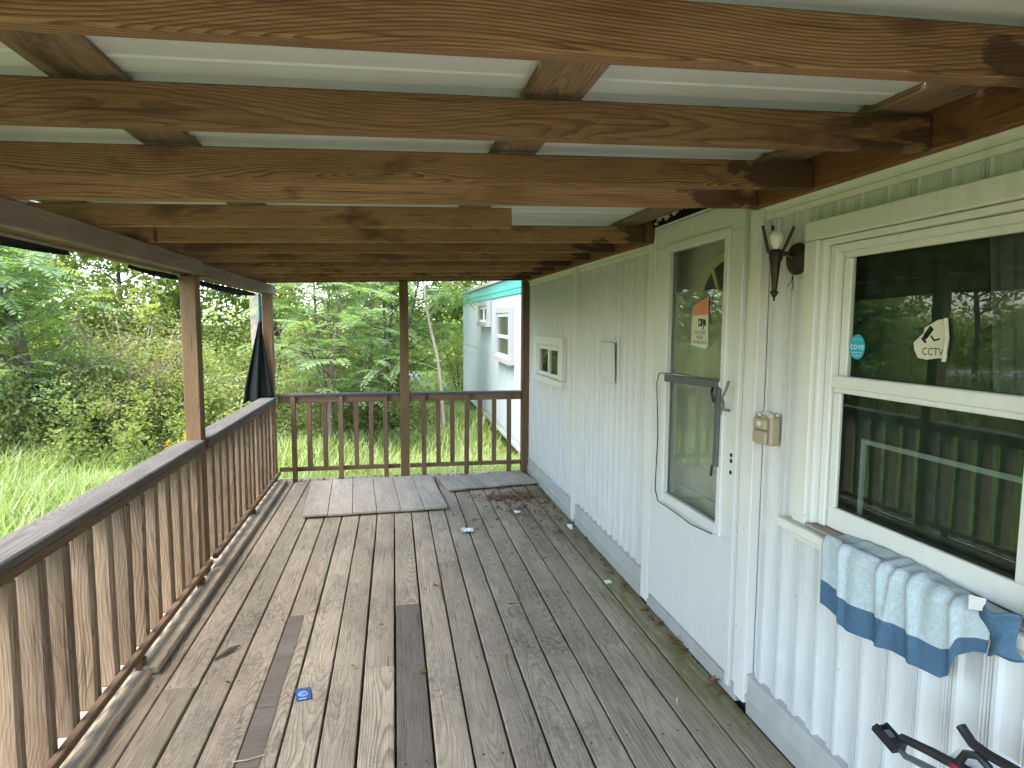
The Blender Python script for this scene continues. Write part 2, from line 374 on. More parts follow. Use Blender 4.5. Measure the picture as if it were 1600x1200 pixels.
def text_geo(mb, body, size, origin, mtx, mat, align='CENTER', sx=1.0):
    cu = bpy.data.curves.new('t', 'FONT'); cu.body = body; cu.size = size; cu.align_x = align; cu.align_y = 'CENTER'; cu.resolution_u = 3
    ob = bpy.data.objects.new('t', cu); me = bpy.data.meshes.new_from_object(ob)
    o = Vector(origin); mb.add([o + mtx @ Vector((v.co.x*sx, v.co.y, 0)) for v in me.vertices], [tuple(p.vertices) for p in me.polygons], mat)
    bpy.data.objects.remove(ob); bpy.data.curves.remove(cu); bpy.data.meshes.remove(me)
WALLM = Matrix(((0, 0, -1), (-1, 0, 0), (0, 1, 0)))      # text plane on the wall, facing -x

# ------------------------------------------------------------------ setting: ground
GZ = -.55
g = put('ground', mesh('ground', [(-300, -300, GZ), (300, -300, GZ), (300, 300, GZ), (-300, 300, GZ)], [(0, 1, 2, 3)], 'soil')); tag(g, kind='structure')
M['gravel'] = plain('pale gravel', (.24, .23, .21), .95, .1, var=.2, scale=8)
rd = put('gravel_road', mesh('gravel_road', [(-40, 23, GZ+.02), (1, 25, GZ+.02), (1, 29, GZ+.02), (-40, 27, GZ+.02)], [(0, 1, 2, 3)], 'gravel')); tag(rd, kind='structure')

# ------------------------------------------------------------------ deck
Y0, Y1 = -3.2, 6.78
PITCH, GOFF = .1437, -.011
deck = thing('deck', 'weathered grey wooden porch deck of long narrow boards', 'deck', (0, 2.5, -.55))
JO = {-8: 3.57, -7: 2.88, -6: 4.6, -5: 3.1, -4: 3.557, -3: 2.911, -2: 4.55, -1: 2.909, 0: 3.57, 1: 5.1, 2: 4.2, 3: 2.92, 4: 4.6, 5: 2.94, 6: 3.635, 7: 2.93, 8: 2.6, 9: 2.75}
for k in range(-9, 10):
    x0 = GOFF + k*PITCH + .005; x1 = GOFF + (k+1)*PITCH - .005
    if k == 9: x1 = 1.424
    js = [Y0, JO.get(k, 3.5), Y1 + random.uniform(-.012, .012)]
    for a, b in zip(js[:-1], js[1:]):
        dz = random.uniform(-.0025, .0015)
        m = 'deck_dark' if (k == 0 and b < 4) else 'deck'
        board('deck_board', (x0, x1), (a+.0015, b-.0015), (-.038+dz, dz), m, deck, 'y', .0035, (random.uniform(-.0006, .0006), random.uniform(-.008, .008), random.uniform(-.0008, .0008)))
# dark strip along the left part of one board
mb = MB()
pts = []
for i in range(15):
    y = 1.0 + i*(3.52-1.0)/14; pts.append((y, -.583 + random.uniform(-.001, .001), -.502 + .003*math.sin(i*1.7)))
v = []; f = []
for y, a, b_ in pts: v += [(a, y, .0035), (b_, y, .0035)]
f = [(2*i, 2*i+1, 2*i+3, 2*i+2) for i in range(len(pts)-1)]
mb.add(v, f, 'deck_dark'); mb.obj('dark_strip', deck)
board('rim_board', (-1.30, 1.42), (6.80, 6.84), (-.20, -.002), 'deck', deck, 'x')
board('rim_board', (-1.36, -1.322), (Y0, 6.84), (-.20, -.002), 'rail', deck, 'y')
for yy in (-1.2, .8, 2.2, 3.57, 5.1, 6.5): board('joist', (-1.3, 1.42), (yy, yy+.038), (-.20, -.045), 'rail', deck, 'x')
for yy in (-1.2, 2.5, 6.6):
    for xx in (-1.25, 1.3): board('deck_pier', (xx-.09, xx+.09), (yy-.09, yy+.09), (GZ, -.2), 'rail', deck, 'z')
board('edge_board', (-1.165, -1.078), (3.02, 6.62), (.004, .042), 'deck', deck, 'y', .005)
board('edge_board', (-1.17, -1.10), (1.0, 3.00), (.004, .036), 'deck', deck, 'y', .005, (0, .05, 0))

mb = MB(); rs = random.Random(9)
for yy in (.82, 2.22, 2.91, 3.55, 3.59, 4.3, 5.1, 5.8, 6.52):
    for k in range(-8, 10):
        for o in (.032, .108):
            mb.lathe([(0, .0022), (.003, .0014), (.0034, -.002)], (GOFF+k*PITCH+o+rs.uniform(-.008, .008), yy+rs.uniform(-.012, .012), .0), (0, 0, 1), 'bronze', 6)
tag(mb.obj('nail_head', deck), kind='stuff')

# ------------------------------------------------------------------ side railing
sr = thing('side_railing', 'tan side railing of close upright boards under a wide grey cap', 'railing', (-1.22, 2.5, 0))
yy = -2.8; i = 0
post_y = [(-.80, -.71), (1.72, 1.81), (4.20, 4.29), (6.66, 6.75)]
while yy < 6.6:
    if not any(a-.045 < yy < b+.004 for a, b in post_y):
        w = random.uniform(-.008, .008); t = random.uniform(-.004, .004)
        board('picket', (-1.288+w, -1.182+random.uniform(-.003, .003)), (yy, yy+.042+t), (.050 + random.uniform(-.012, .006), .802), 'picket', sr, 'z', .009, (random.uniform(-.006, .006), random.uniform(-.007, .007), random.uniform(-.12, .12)))
    yy += .175 + random.uniform(-.012, .012); i += 1
segs = [(-2.906, -.804), (-.706, 1.716), (1.814, 4.196), (4.294, 6.656)]
for a, b in segs:
    board('cap_board', (-1.312, -1.168), (a, b), (.843, .881), 'cap', sr, 'y', .006)
    board('upper_rail', (-1.290, -1.176), (a, b), (.803, .842), 'rail', sr, 'y', .004)
    board('bottom_rail', (-1.178, -1.146), (a, b), (.078, .113), 'rail', sr, 'y', .004)
    for yy in (.3, 3.02, 3.95, 5.4): board('rail_block', (-1.178, -1.14), (yy, yy+.04), (.002, .077), 'rail', sr, 'z', .003)

# ------------------------------------------------------------------ end railing
er = thing('end_railing', 'brown railing with thin square balusters at the far end', 'railing', (0, 6.7, 0))
for a, b in ((-1.165, .056), (.154, 1.350)):
    board('cap_board', (a, b), (6.655, 6.755), (.880, .905), 'cap', er, 'x', .004)
    board('upper_rail', (a, b), (6.692, 6.73), (.812, .879), 'rail', er, 'x', .004)
    board('bottom_rail', (a, b), (6.692, 6.73), (.100, .142), 'rail', er, 'x', .004)
for x in (-1.01, -.863, -.708, -.547, -.395, -.243, -.093, .30, .455, .605, .757, .905, 1.058, 1.215):
    lng = x in (-1.01, -.547, -.093, .30, .757, 1.215)
    board('baluster', (x-.023, x+.023), (6.645, 6.690) if lng else (6.692, 6.732), (.003 if lng else .143, .811 if not lng else .875), 'rail', er, 'z', .003, (0, random.uniform(-.01, .01), random.uniform(-.05, .05)))

# ------------------------------------------------------------------ porch roof
pr = thing('porch_roof', 'lean-to porch roof of brown rafters under white metal sheets', 'roof', (0, 2.5, 0))
def zr(x, y): return 1.99 + .028*(x+1.19) + .0066*max(0, y-2.3)
for a, b in post_y:
    board('post', (-1.282, -1.190), (a, b), (-.03 if a < 6 else -.05, 1.898 + (.02 if a > 6 else 0)), 'post', pr, 'z', .004, (0, 0, random.uniform(-.03, .03)))
board('post', (.060, .150), (6.66, 6.75), (.002, zr(.1, 6.7)-.003), 'post', pr, 'z', .004)
board('post', (1.356, 1.444), (6.66, 6.75), (.002, zr(1.4, 6.7)-.003), 'post', pr, 'z', .004)
for a, b in ((-.85, 4.30), (4.304, 6.80)):
    board('header_beam', (-1.212, -1.172), (a, b), (1.900, 1.988), 'header', pr, 'y', .004, (.004, 0, 0))
board('header_beam', (-1.256, -1.216), (-.85, 6.80), (1.906, 1.992), 'post', pr, 'y', .004, (.004, 0, 0))
board('header_beam', (-1.300, -1.260), (-.85, 6.80), (1.896, 1.990), 'header', pr, 'y', .004, (.004, 0, 0))
ang = -math.atan(.028)
RY = [-.45, .03, .52, 1.01, 1.465, 1.945, 2.27, 2.855, 3.385, 3.90, 4.40, 4.90, 5.43, 5.88, 6.37, 6.70]
for i, y in enumerate(RY):
    xa, xb = -1.42, 1.383
    if i == 7: xb = .53
    pass
    yw = 0.0385; c = (xa+xb)/2; z = zr(c, y)
    hh = .089 if i != 3 else .095
    board('rafter', (xa, xb), (y, y+yw), (z, z+hh), 'rafter', pr, 'x', .004, (random.uniform(-.012, .012), ang, random.uniform(-.004, .004)))
PT = .089
def purlin(x, w, y0=-.5, y1=6.8):
    z0 = zr(x, y0)+PT; z1 = zr(x, y1)+PT; zc = (z0+z1)/2; 
    board('purlin', (x-w/2, x+w/2), (y0, y1), (zc+.003, zc+.023), 'purlin', pr, 'y', .003, (math.atan((z1-z0)/(y1-y0)), ang, 0))
for x in (-1.33, -.62, .375, 1.30): purlin(x, .142)
# ledger board, broken off over the door
board('ledger_board', (1.385, 1.424), (-.5, 2.33), (2.062, 2.172), 'ledger', pr, 'y', .003)
board('ledger_board', (1.385, 1.424), (3.345, 6.8), (2.070, 2.180), 'ledger', pr, 'y', .003, (.0066*.9, 0, 0))
# roof sheets: ribs run across the porch
def roof_sheet(y0, y1):
    ys = []; y = y0
    prof = []
    p = .228; n = int(round((y1-y0)/p))
    for k in range(n):
        o = y0 + k*p
        prof += [(o, 0), (o+.075, 0), (o+.080, .004), (o+.088, .004), (o+.093, 0), (o+.165, 0), (o+.180, .019), (o+.205, .019), (o+.2265, 0)]
    prof.append((y0+n*p, 0))
    v = []; f = []
    for y, h in prof:
        for x in (-1.47, 0, 1.46): v.append((x, y, zr(x, y)*1.0 + PT + .030 + h))
    for i in range(len(prof)-1):
        for j in (0, 1): f.append((i*3+j, i*3+j+1, i*3+3+j+1, i*3+3+j))
    nv = len(v); v += [(x, y, z+.0012) for x, y, z in v]; f2 = [tuple(q+nv for q in reversed(q_)) for q_ in f]
    put('roof_sheet', mesh('roof_sheet', v, f+f2, 'roof'), pr)
w = .228*4
for k in range(8): roof_sheet(-.496 + k*(w+.004), -.496 + k*(w+.004) + w)
mb = MB(); mb.box((-1.475, -1.45), (-.49, 6.85), (2.00, 2.10), 'roof'); mb.obj('drip_edge', pr)
# torn insulation; near-black box paints the shade of the gap over the door
mb = MB(); mb.box((1.405, 1.44), (2.36, 3.33), (2.14, 2.20), 'gap_shade'); mb.obj('painted_gap_shade', pr)
mb = MB()
rs = random.Random(3)
for i in range(46):
    y = rs.uniform(2.55, 3.27); r = rs.uniform(.006, .017)
    c = Vector((rs.uniform(1.375, 1.405), y, 2.172 + rs.uniform(-.010, .010) + .012*math.sin(y*9)))
    prof = [(0, -r), (r*.8, -r*.5), (r, 0), (r*.7, r*.6), (0, r)]
    mb.lathe([(a*rs.uniform(.7, 1.3), b) for a, b in prof], c, (rs.uniform(-1, 1), 2.5, rs.uniform(-.5, .5)), 'foam', 6)
tag(mb.obj('torn_insulation', pr), kind='stuff')

# ------------------------------------------------------------------ mobile home
home = thing('mobile_home', 'white ribbed metal mobile home along the right of the porch', 'mobile home', (1.6, 2.5, GZ))
WX = 1.45
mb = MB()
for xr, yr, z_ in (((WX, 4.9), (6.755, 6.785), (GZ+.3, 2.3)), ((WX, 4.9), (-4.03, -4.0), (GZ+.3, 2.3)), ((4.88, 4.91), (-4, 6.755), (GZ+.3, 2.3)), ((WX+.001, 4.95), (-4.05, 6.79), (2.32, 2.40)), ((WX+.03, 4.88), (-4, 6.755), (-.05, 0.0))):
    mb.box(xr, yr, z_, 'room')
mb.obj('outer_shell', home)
mb = MB(); mb.box((WX, WX+.02), (-4, 6.755), (2.105, 2.32), 'siding'); mb.obj('frieze_board', home)
def siding(y0, y1, z0, z1, pitch=.1085, ph=.085, name='siding_panel'):
    prof = [(0, 0), (.46, 0), (.49, .017), (.60, .017), (.63, .006), (.665, .006), (.68, .013), (.71, .013), (.725, .006), (.76, .006), (.775, .013), (.805, .013), (.82, .006), (.86, .006), (.88, .012), (.90, .012), (.93, 0)]
    pts = []
    k = math.floor((y0-ph)/pitch)
    pts.append((y0, None))
    while True:
        done = False
        for a, h in prof:
            y = ph + (k+a)*pitch
            if y <= y0+1e-4: continue
            if y >= y1-1e-4: done = True; break
            pts.append((y, h))
        if done: break
        k += 1
    pts.append((y1, None))
    def hh(y):
        q = ((y-ph)/pitch) % 1.0
        for (a, h), (a2, h2) in zip(prof, prof[1:]+[(1., 0)]):
            if a <= q <= a2: return h + (h2-h)*(q-a)/(a2-a)
        return 0
    v = []; f = []
    for y, h in pts:
        x = WX - (hh(y) if h is None else h); v += [(x, y, z0), (x, y, z1)]
    for i in range(len(pts)-1): f.append((2*i, 2*i+1, 2*i+3, 2*i+2))
    # thin sheet with an edge turned in
    n0 = len(v); v += [(WX+.012, pts[0][0], z0), (WX+.012, pts[0][0], z1), (WX+.012, pts[-1][0], z0), (WX+.012, pts[-1][0], z1)]
    f += [(n0, n0+1, 1, 0), (n0-2, n0-1, n0+3, n0+2), (n0, n0+2, n0+3, n0+1)]
    put(name, mesh(name, v, f, 'siding'), home)
ZS, ZT = .155, 2.10
# far, mid panel
siding(4.885, 5.215, ZS, ZT); siding(6.335, 6.754, ZS, ZT); siding(5.217, 6.333, ZS, 1.075); siding(5.217, 6.333, 1.505, ZT)
siding(3.425, 4.815, ZS, ZT)
# near panels, with the big window opening y .72..2.0, z .90..1.95
siding(1.985, 2.275, ZS, ZT); siding(1.085, 1.983, ZS, .88); siding(1.085, 1.983, 1.945, ZT); siding(-1.2, 1.083, ZS, ZT); siding(-4, -1.202, ZS, ZT)
# cornice moulding along the top
def cornice(y0, y1, dz=0):
    pr_ = [(WX, 2.016), (WX-.023, 2.016), (WX-.026, 2.034), (WX-.0215, 2.038), (WX-.023, 2.052), (WX-.036, 2.059), (WX-.038, 2.0715), (WX, 2.0715)]
    v = [(x, y0, z+dz) for x, z in pr_] + [(x, y1, z+dz) for x, z in pr_]; n = len(pr_)
    f = [(i, i+n, (i+1) % n+n, (i+1) % n) for i in range(n)] + [tuple(range(n)), tuple(range(2*n-1, n-1, -1))]
    put('cornice_moulding', mesh('cornice_moulding', v, f, 'trim'), home)
cornice(-4, .9); cornice(.902, 2.29); cornice(3.425, 4.815, .005); cornice(4.885, 6.65, .012)
# battens
board('batten', (1.404, WX+.004), (4.820, 4.880), (.045, 2.075), 'trim', home, 'z', .003)
# skirting, two steps with a groove
def skirt(y0, y1, z0=.0):
    pr_ = [(1.462, .004), (1.422, .004), (1.420, .070), (1.415, .074), (1.415, .082), (1.424, .088), (1.428, .160), (1.420, .166), (1.421, .172), (1.462, .176)]
    v = [(x, y0, z+z0) for x, z in pr_] + [(x, y1, z+z0) for x, z in pr_]; n = len(pr_)
    f = [(i, i+n, (i+1) % n+n, (i+1) % n) for i in range(n)] + [tuple(range(n)), tuple(range(2*n-1, n-1, -1))]
    put('skirting_strip', mesh('skirting_strip', v, f, 'skirt'), home)
skirt(4.884, 6.752); skirt(3.428, 4.816); skirt(.902, 2.275); skirt(-2.0, .9)
# ---- storm door
DX = 1.415
sd_ = board('storm_door', (DX+.001, DX+.032), (2.430, 3.296), (.088, .684), 'doorwhite', home, 'y', .003); sd_.name = 'storm_door'
def dpart(name, xr, yr, z_, mat, axis='z', bev=.003, rot=(0, 0, 0)): return board(name, xr, yr, z_, mat, sd_, axis, bev, rot)
dpart('top_rail', (DX+.001, DX+.032), (2.430, 3.296), (2.015, 2.128), 'doorwhite', 'y')
dpart('stile', (DX+.001, DX+.032), (2.430, 2.530), (.685, 2.014), 'doorwhite')
dpart('stile', (DX+.001, DX+.032), (3.160, 3.296), (.685, 2.014), 'doorwhite')
# glazing bead frame
for yr, z_, ax in (((2.512, 2.552), (.672, 2.028), 'z'), ((3.112, 3.172), (.672, 2.028), 'z'), ((2.553, 3.111), (1.984, 2.027), 'y'), ((2.553, 3.111), (.673, .724), 'y'), ((2.553, 3.111), (1.338, 1.362), 'y')):
    dpart('glazing_bead', (DX-.012, DX+.020), yr, z_, 'doorwhite', ax, .005)
def pane(x, yr, z_, mat): return MB().add([(x, yr[1], z_[0]), (x, yr[0], z_[0]), (x, yr[0], z_[1]), (x, yr[1], z_[1])], [(0, 1, 2, 3)], mat)
mb = pane(DX+.017, (2.550, 3.114), (1.360, 1.987), 'doorglass'); mb.obj('glass_pane', sd_)
mb = pane(DX+.0215, (2.550, 3.114), (.722, 1.340), 'doorglass'); mb.obj('glass_pane', sd_)
mb = pane(DX+.0265, (2.54, 3.12), (.70, 1.775), 'film'); mb.obj('plastic_film', sd_)
# loose grey strips round the lower pane
dpart('loose_strip', (DX-.024, DX-.012), (2.560, 3.105), (1.325, 1.362), 'grey_bar', 'y', .004, (-.03, 0, 0))
dpart('loose_strip', (DX-.026, DX-.012), (2.530, 2.566), (.985, 1.335), 'grey_bar', 'z', .004, (.015, 0, 0))
mb = MB(); mb.tube([(DX-.03, 2.575, 1.335), (DX-.04, 2.565, 1.315), (DX-.03, 2.56, 1.27)], .007, 'black_plastic'); mb.tube([(DX-.028, 2.562, .99), (DX-.03, 2.566, .94)], .006, 'black_plastic'); mb.obj('strip_end', sd_)['kind'] = 'stuff'
mb = MB(); mb.tube([(DX-.006, 3.02, 1.362), (DX-.02, 3.10, 1.36), (DX-.024, 3.165, 1.355), (DX-.022, 3.20, 1.30), (DX-.012, 3.205, 1.15), (DX-.010, 3.195, 1.0), (DX-.012, 3.20, .86), (DX-.02, 3.19, .72), (DX-.024, 3.14, .665), (DX-.026, 2.95, .668), (DX-.026, 2.75, .66), (DX-.02, 2.56, .675)], .0028, 'black_plastic', 6); mb.obj('loose_cable', sd_)
mb = MB(); mb.tube([(DX-.004, 2.475, 1.245), (DX-.030, 2.474, 1.25), (DX-.036, 2.47, 1.275), (DX-.032, 2.488, 1.30), (DX-.03, 2.462, 1.335), (DX-.03, 2.44, 1.375)], .0065, 'steel', 6); mb.tube([(DX-.034, 2.478, 1.262), (DX-.03, 2.50, 1.225)], .005, 'steel', 6); mb.obj('door_handle', sd_)
for z in (1.055, 1.03, .98):
    mb = MB(); mb.lathe([(0, -.001), (.009, -.001), (.009, .002), (0, .002)], (DX-.0005, 2.452, z), (1, 0, 0), 'ink', 10); mb.obj('lock_hole', sd_)
# sticker on the storm door glass
SX = DX+.0145
mb = MB()
mb.prism([(SX, 2.885, 1.515), (SX, 2.74, 1.500), (SX, 2.715, 1.516), (SX, 2.722, 1.66), (SX, 2.884, 1.655)], (.001, 0, 0), 'cream')
mb.prism([(SX, 2.885, 1.655), (SX, 2.722, 1.661), (SX, 2.725, 1.745), (SX, 2.875, 1.700)], (.001, 0, 0), 'orange')
mb.box((SX-.0006, SX-.0002), (2.775, 2.815), (1.605, 1.640), 'ink'); mb.prism([(SX-.0004, 2.772, 1.640), (SX-.0004, 2.745, 1.635), (SX-.0004, 2.742, 1.605), (SX-.0004, 2.772, 1.612)], (.0003, 0, 0), 'ink')
mb.prism([(SX-.0004, 2.757, 1.607), (SX-.0004, 2.765, 1.588), (SX-.0004, 2.772, 1.590), (SX-.0004, 2.768, 1.608)], (.0003, 0, 0), 'ink'); mb.box((SX-.0009, SX-.0007), (2.793, 2.806), (1.613, 1.632), 'cream')
for t, z, s in (('24 HOUR', 1.575, .026), ('VIDEO', 1.552, .024), ('SURVEILLANCE', 1.529, .021)): text_geo(mb, t, s, (SX-.0006, 2.80, z), WALLM, 'ink')
st = mb.obj('warning_sticker', sd_); st['label'] = 'torn cream and orange video surveillance sticker on the storm door glass'
# inner door with arched light
IX = 1.535
sid = MB(); sid.box((IX, IX+.03), (2.36, 3.37), (.02, 2.14), 'inner_door'); ind = sid.obj('inner_door', home)
mb = MB()
cy_, cz_, ro, ri = 2.72, 1.62, .345, .295
n = 28
v = []; f = []
for i in range(n+1):
    a = math.pi*i/n
    for r, x in ((ro, IX-.012), (ro-.012, IX-.022), (ri+.01, IX-.022), (ri, IX-.008)): v.append((x, cy_ + r*math.cos(a), cz_ + r*math.sin(a)))
for i in range(n):
    for j in range(3): f.append((i*4+j, i*4+j+1, i*4+4+j+1, i*4+4+j))
mb.add(v, f, 'arch'); mb.box((IX-.022, IX-.002), (cy_-ro, cy_+ro), (cz_-.048, cz_-.001), 'arch')
for a in (rad(60), rad(120)):
    d = Vector((0, math.cos(a), math.sin(a))); nn = Vector((0, -d.z, d.y))*.010
    c = Vector((IX-.016, cy_, cz_)); mb.prism([c+nn, c-nn, c-nn+d*.30, c+nn+d*.30], (.012, 0, 0), 'arch')
mb.obj('arch_frame', ind)
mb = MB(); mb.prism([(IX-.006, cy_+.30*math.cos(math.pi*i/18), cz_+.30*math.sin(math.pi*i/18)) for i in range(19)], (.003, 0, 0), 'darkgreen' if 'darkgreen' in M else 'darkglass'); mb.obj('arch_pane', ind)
for k in range(2):
    z0 = .25 + k*.62; mb = MB()
    for a, b in (((2.46, 3.28), (z0, z0+.025)), ((2.46, 3.28), (z0+.475, z0+.50)), ((2.46, 2.485), (z0, z0+.5)), ((3.255, 3.28), (z0, z0+.5))): mb.box((IX-.010, IX-.001), a, b, 'inner_door')
    mb.obj('door_moulding', ind)
# door jambs and casings
board('door_casing', (1.418, 1.452), (3.325, 3.420), (.015, 2.085), 'oldwhite', home, 'z', .003)
board('door_jamb', (1.412, 1.54), (3.300, 3.322), (.05, 2.145), 'trim', home, 'z', .002)
board('door_jamb', (1.404, 1.54), (2.396, 2.424), (.05, 2.145), 'doorwhite', home, 'z', .002)
board('door_jamb', (1.424, 1.54), (2.356, 2.394), (.03, 2.145), 'oldwhite', home, 'z', .002)
board('door_casing', (1.408, 1.452), (2.278, 2.352), (.045, 2.062), 'oldwhite', home, 'z', .003)
board('door_header', (1.412, 1.54), (2.426, 3.298), (2.131, 2.150), 'trim', home, 'y', .002)
board('door_threshold', (1.418, 1.54), (2.356, 3.322), (.003, .078), 'skirt', home, 'y', .004)
# ---- access flap
fl = board('flap_plate', (1.416, 1.421), (3.925, 4.225), (1.235, 1.495), 'doorwhite', home, 'y', .001, (0, -.03, -.04)); 
board('flap_hinge', (1.424, 1.440), (3.915, 4.235), (1.497, 1.515), 'oldwhite', fl, 'y', .002)
# ---- windows
def window(y0, y1, z0, z1, cw, front, name='window'):
    """casing outer bounds; returns the casing head as the part that owns the rest"""
    w_ = board(name, (front, WX+.006), (y0, y1), (z1-cw, z1), 'trim', home, 'y', .004)
    return w_
# small slider far along the wall
w1 = window(5.23, 6.32, 1.075, 1.505, .075, 1.405)
for yr in ((5.23, 5.36), (6.21, 6.32)): board('casing', (1.406, WX+.006), yr, (1.13, 1.429), 'trim', w1, 'z', .004)
board('sill', (1.388, WX+.006), (5.20, 6.34), (1.070, 1.129), 'trim', w1, 'y', .006)
for a, b in (((5.361, 6.209), (1.395, 1.428)), ((5.361, 6.209), (1.131, 1.165))): board('sash_rail', (1.428, 1.452), a, b, 'vinyl', w1, 'y', .003)
for a in ((5.361, 5.41), (5.76, 5.80), (6.16, 6.209)): board('sash_stile', (1.426, 1.452), a, (1.166, 1.394), 'vinyl', w1, 'z', .003)
board('rolled_shade', (1.412, 1.430), (5.42, 6.15), (1.385, 1.425), 'white', w1, 'y', .006)
mb = pane(1.442, (5.41, 5.76), (1.165, 1.395), 'glass'); mb.obj('pane', w1)
mb = pane(1.442, (5.80, 6.16), (1.165, 1.395), 'glass'); mb.obj('pane', w1)
# big double hung window
w2 = window(1.065, 2.005, .90, 1.962, .064, 1.402)
board('casing', (1.403, WX+.006), (1.935, 2.004), (.912, 1.897), 'trim', w2, 'z', .004)
board('casing', (1.403, WX+.006), (1.066, 1.133), (.912, 1.897), 'trim', w2, 'z', .004)
for i_, (xr, o) in enumerate((((1.418, 1.46), .0), ((1.438, 1.475), .022))):
    board('inner_stop', xr, (1.915-o*1.6, 1.934-o*1.0), (.925, 1.896-o), 'vinyl', w2, 'z', .003)
    board('inner_stop', xr, (1.134+o, 1.153+o*1.3), (.925, 1.896-o), 'vinyl', w2, 'z', .003)
    board('inner_stop', xr, (1.154+o*1.3, 1.914-o*1.6), (1.876-o*1.2, 1.896-o*1.0), 'vinyl', w2, 'y', .003)
board('sill', (1.372, 1.46), (1.03, 2.05), (.878, .910), 'trim', w2, 'y', .004, (0, .06, 0))
board('sill_top', (1.40, 1.50), (1.14, 1.93), (.911, .922), 'sillwood', w2, 'y', .002, (0, .05, 0))
board('apron', (1.420, 1.4505), (1.06, 2.01), (.842, .877), 'trim', w2, 'y', .003)
# upper sash and lower sash
for (xr, zb, zt, bw, tw) in (((1.462, 1.482), 1.405, 1.872, .036, .042), ((1.446, 1.461), .926, 1.404, .074, .018)):
    board('sash_rail', xr, (1.18, 1.875), (zb, zb+bw), 'vinyl', w2, 'y', .003)
    board('sash_rail', xr, (1.18, 1.875), (zt-tw, zt), 'vinyl', w2, 'y', .003)
    for a in ((1.18, 1.214), (1.840, 1.875)): board('sash_stile', xr, a, (zb+bw+.0005, zt-tw-.0005), 'vinyl', w2, 'z', .003)
board('meeting_rail', (1.440, 1.468), (1.176, 1.879), (1.402, 1.443), 'vinyl', w2, 'y', .004)
mb = pane(1.4705, (1.21, 1.845), (1.438, 1.835), 'glass'); mb.obj('pane', w2)
mb = pane(1.4535, (1.21, 1.845), (.998, 1.388), 'glass'); mb.obj('pane', w2)
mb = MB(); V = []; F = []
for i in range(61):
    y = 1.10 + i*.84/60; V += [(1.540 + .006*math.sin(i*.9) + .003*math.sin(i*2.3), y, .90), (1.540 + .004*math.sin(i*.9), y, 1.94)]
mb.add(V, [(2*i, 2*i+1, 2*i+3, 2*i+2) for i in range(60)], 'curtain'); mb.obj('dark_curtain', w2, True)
V = []; F = []
for i in range(13):
    for j in range(9):
        t = j/8; u = i/12; V.append((1.522 + .006*math.sin(u*14), 1.385 - u*(.085 + .02*t) + .05*t - .02, 1.40 + t*.46))
mb = MB(); mb.add(V, [(i*9+j, i*9+j+1, i*9+j+10, i*9+j+9) for i in range(12) for j in range(8)], 'net'); mb.obj('pale_curtain', w2, True)
mb = MB(); mb.box((1.500, 1.508), (1.17, 1.80), (1.225, 1.240), 'reflection_grey'); mb.box((1.500, 1.508), (1.785, 1.80), (.99, 1.224), 'reflection_grey'); mb.obj('reflection_bars', w2)  # thin bars added to imitate a pale rail reflection in the lower pane
# stickers on the big window
SX = 1.4685
mb = MB()
mb.prism([(SX, 1.803+.034*math.cos(a), 1.540+.040*math.sin(a)) for a in [2*math.pi*i/28 for i in range(28)]], (.0008, 0, 0), 'cyan')
text_geo(mb, 'cove', .033, (SX-.0004, 1.803, 1.542), WALLM, 'paper')
text_geo(mb, 'PROTECTED BY', .006, (SX-.0004, 1.803, 1.564), WALLM, 'paper'); text_geo(mb, 'covesmart.com', .008, (SX-.0004, 1.803, 1.522), WALLM, 'paper'); text_geo(mb, '855-268-3669', .007, (SX-.0004, 1.803, 1.511), WALLM, 'paper')
st = mb.obj('sticker', w2); st['label'] = 'round blue sticker reading cove on the upper pane'
mb = MB()
Q = [(1.578, 1.560), (1.545, 1.588), (1.543, 1.602), (1.500, 1.624), (1.478, 1.626), (1.462, 1.520), (1.492, 1.519), (1.530, 1.513), (1.560, 1.517), (1.575, 1.540)]
mb.prism([(SX, y, z) for y, z in Q], (.0008, 0, 0), 'cream')
mb.tube([(SX-.005, 1.470, 1.628), (SX-.005, 1.462, 1.575), (SX-.005, 1.468, 1.511)], .0055, 'cream', 8)
c = Vector((0, 1.528, 1.590)); d = Vector((0, -.62, .78)).normalized(); e = Vector((0, d.z, -d.y))
def quad(c, a, b, ex): mb.prism([Vector((SX-.0006, 0, 0))+c+d*sa*a+e*sb*b for sa, sb in ((-1, -1), (1, -1), (1, 1), (-1, 1))], (.0004, 0, 0), ex)
quad(c, .017, .0085, 'ink'); quad(c-d*.020, .007, .006, 'ink'); quad(c-d*.027-e*.003, .0035, .010, 'ink')
for p_, q_ in (((1.520, 1.580), (1.508, 1.567)), ((1.509, 1.567), (1.490, 1.572))):
    a = Vector((SX-.0006, *p_)); b_ = Vector((SX-.0006, *q_)); n_ = (b_-a).cross(Vector((1, 0, 0))).normalized()*.0025; mb.prism([a+n_, a-n_, b_-n_, b_+n_], (.0004, 0, 0), 'ink')
text_geo(mb, 'CCTV', .030, (SX-.0006, 1.511, 1.535), WALLM, 'ink', sx=.92)
st = mb.obj('sticker', w2); st['label'] = 'curling cream camera sticker reading CCTV on the upper pane'

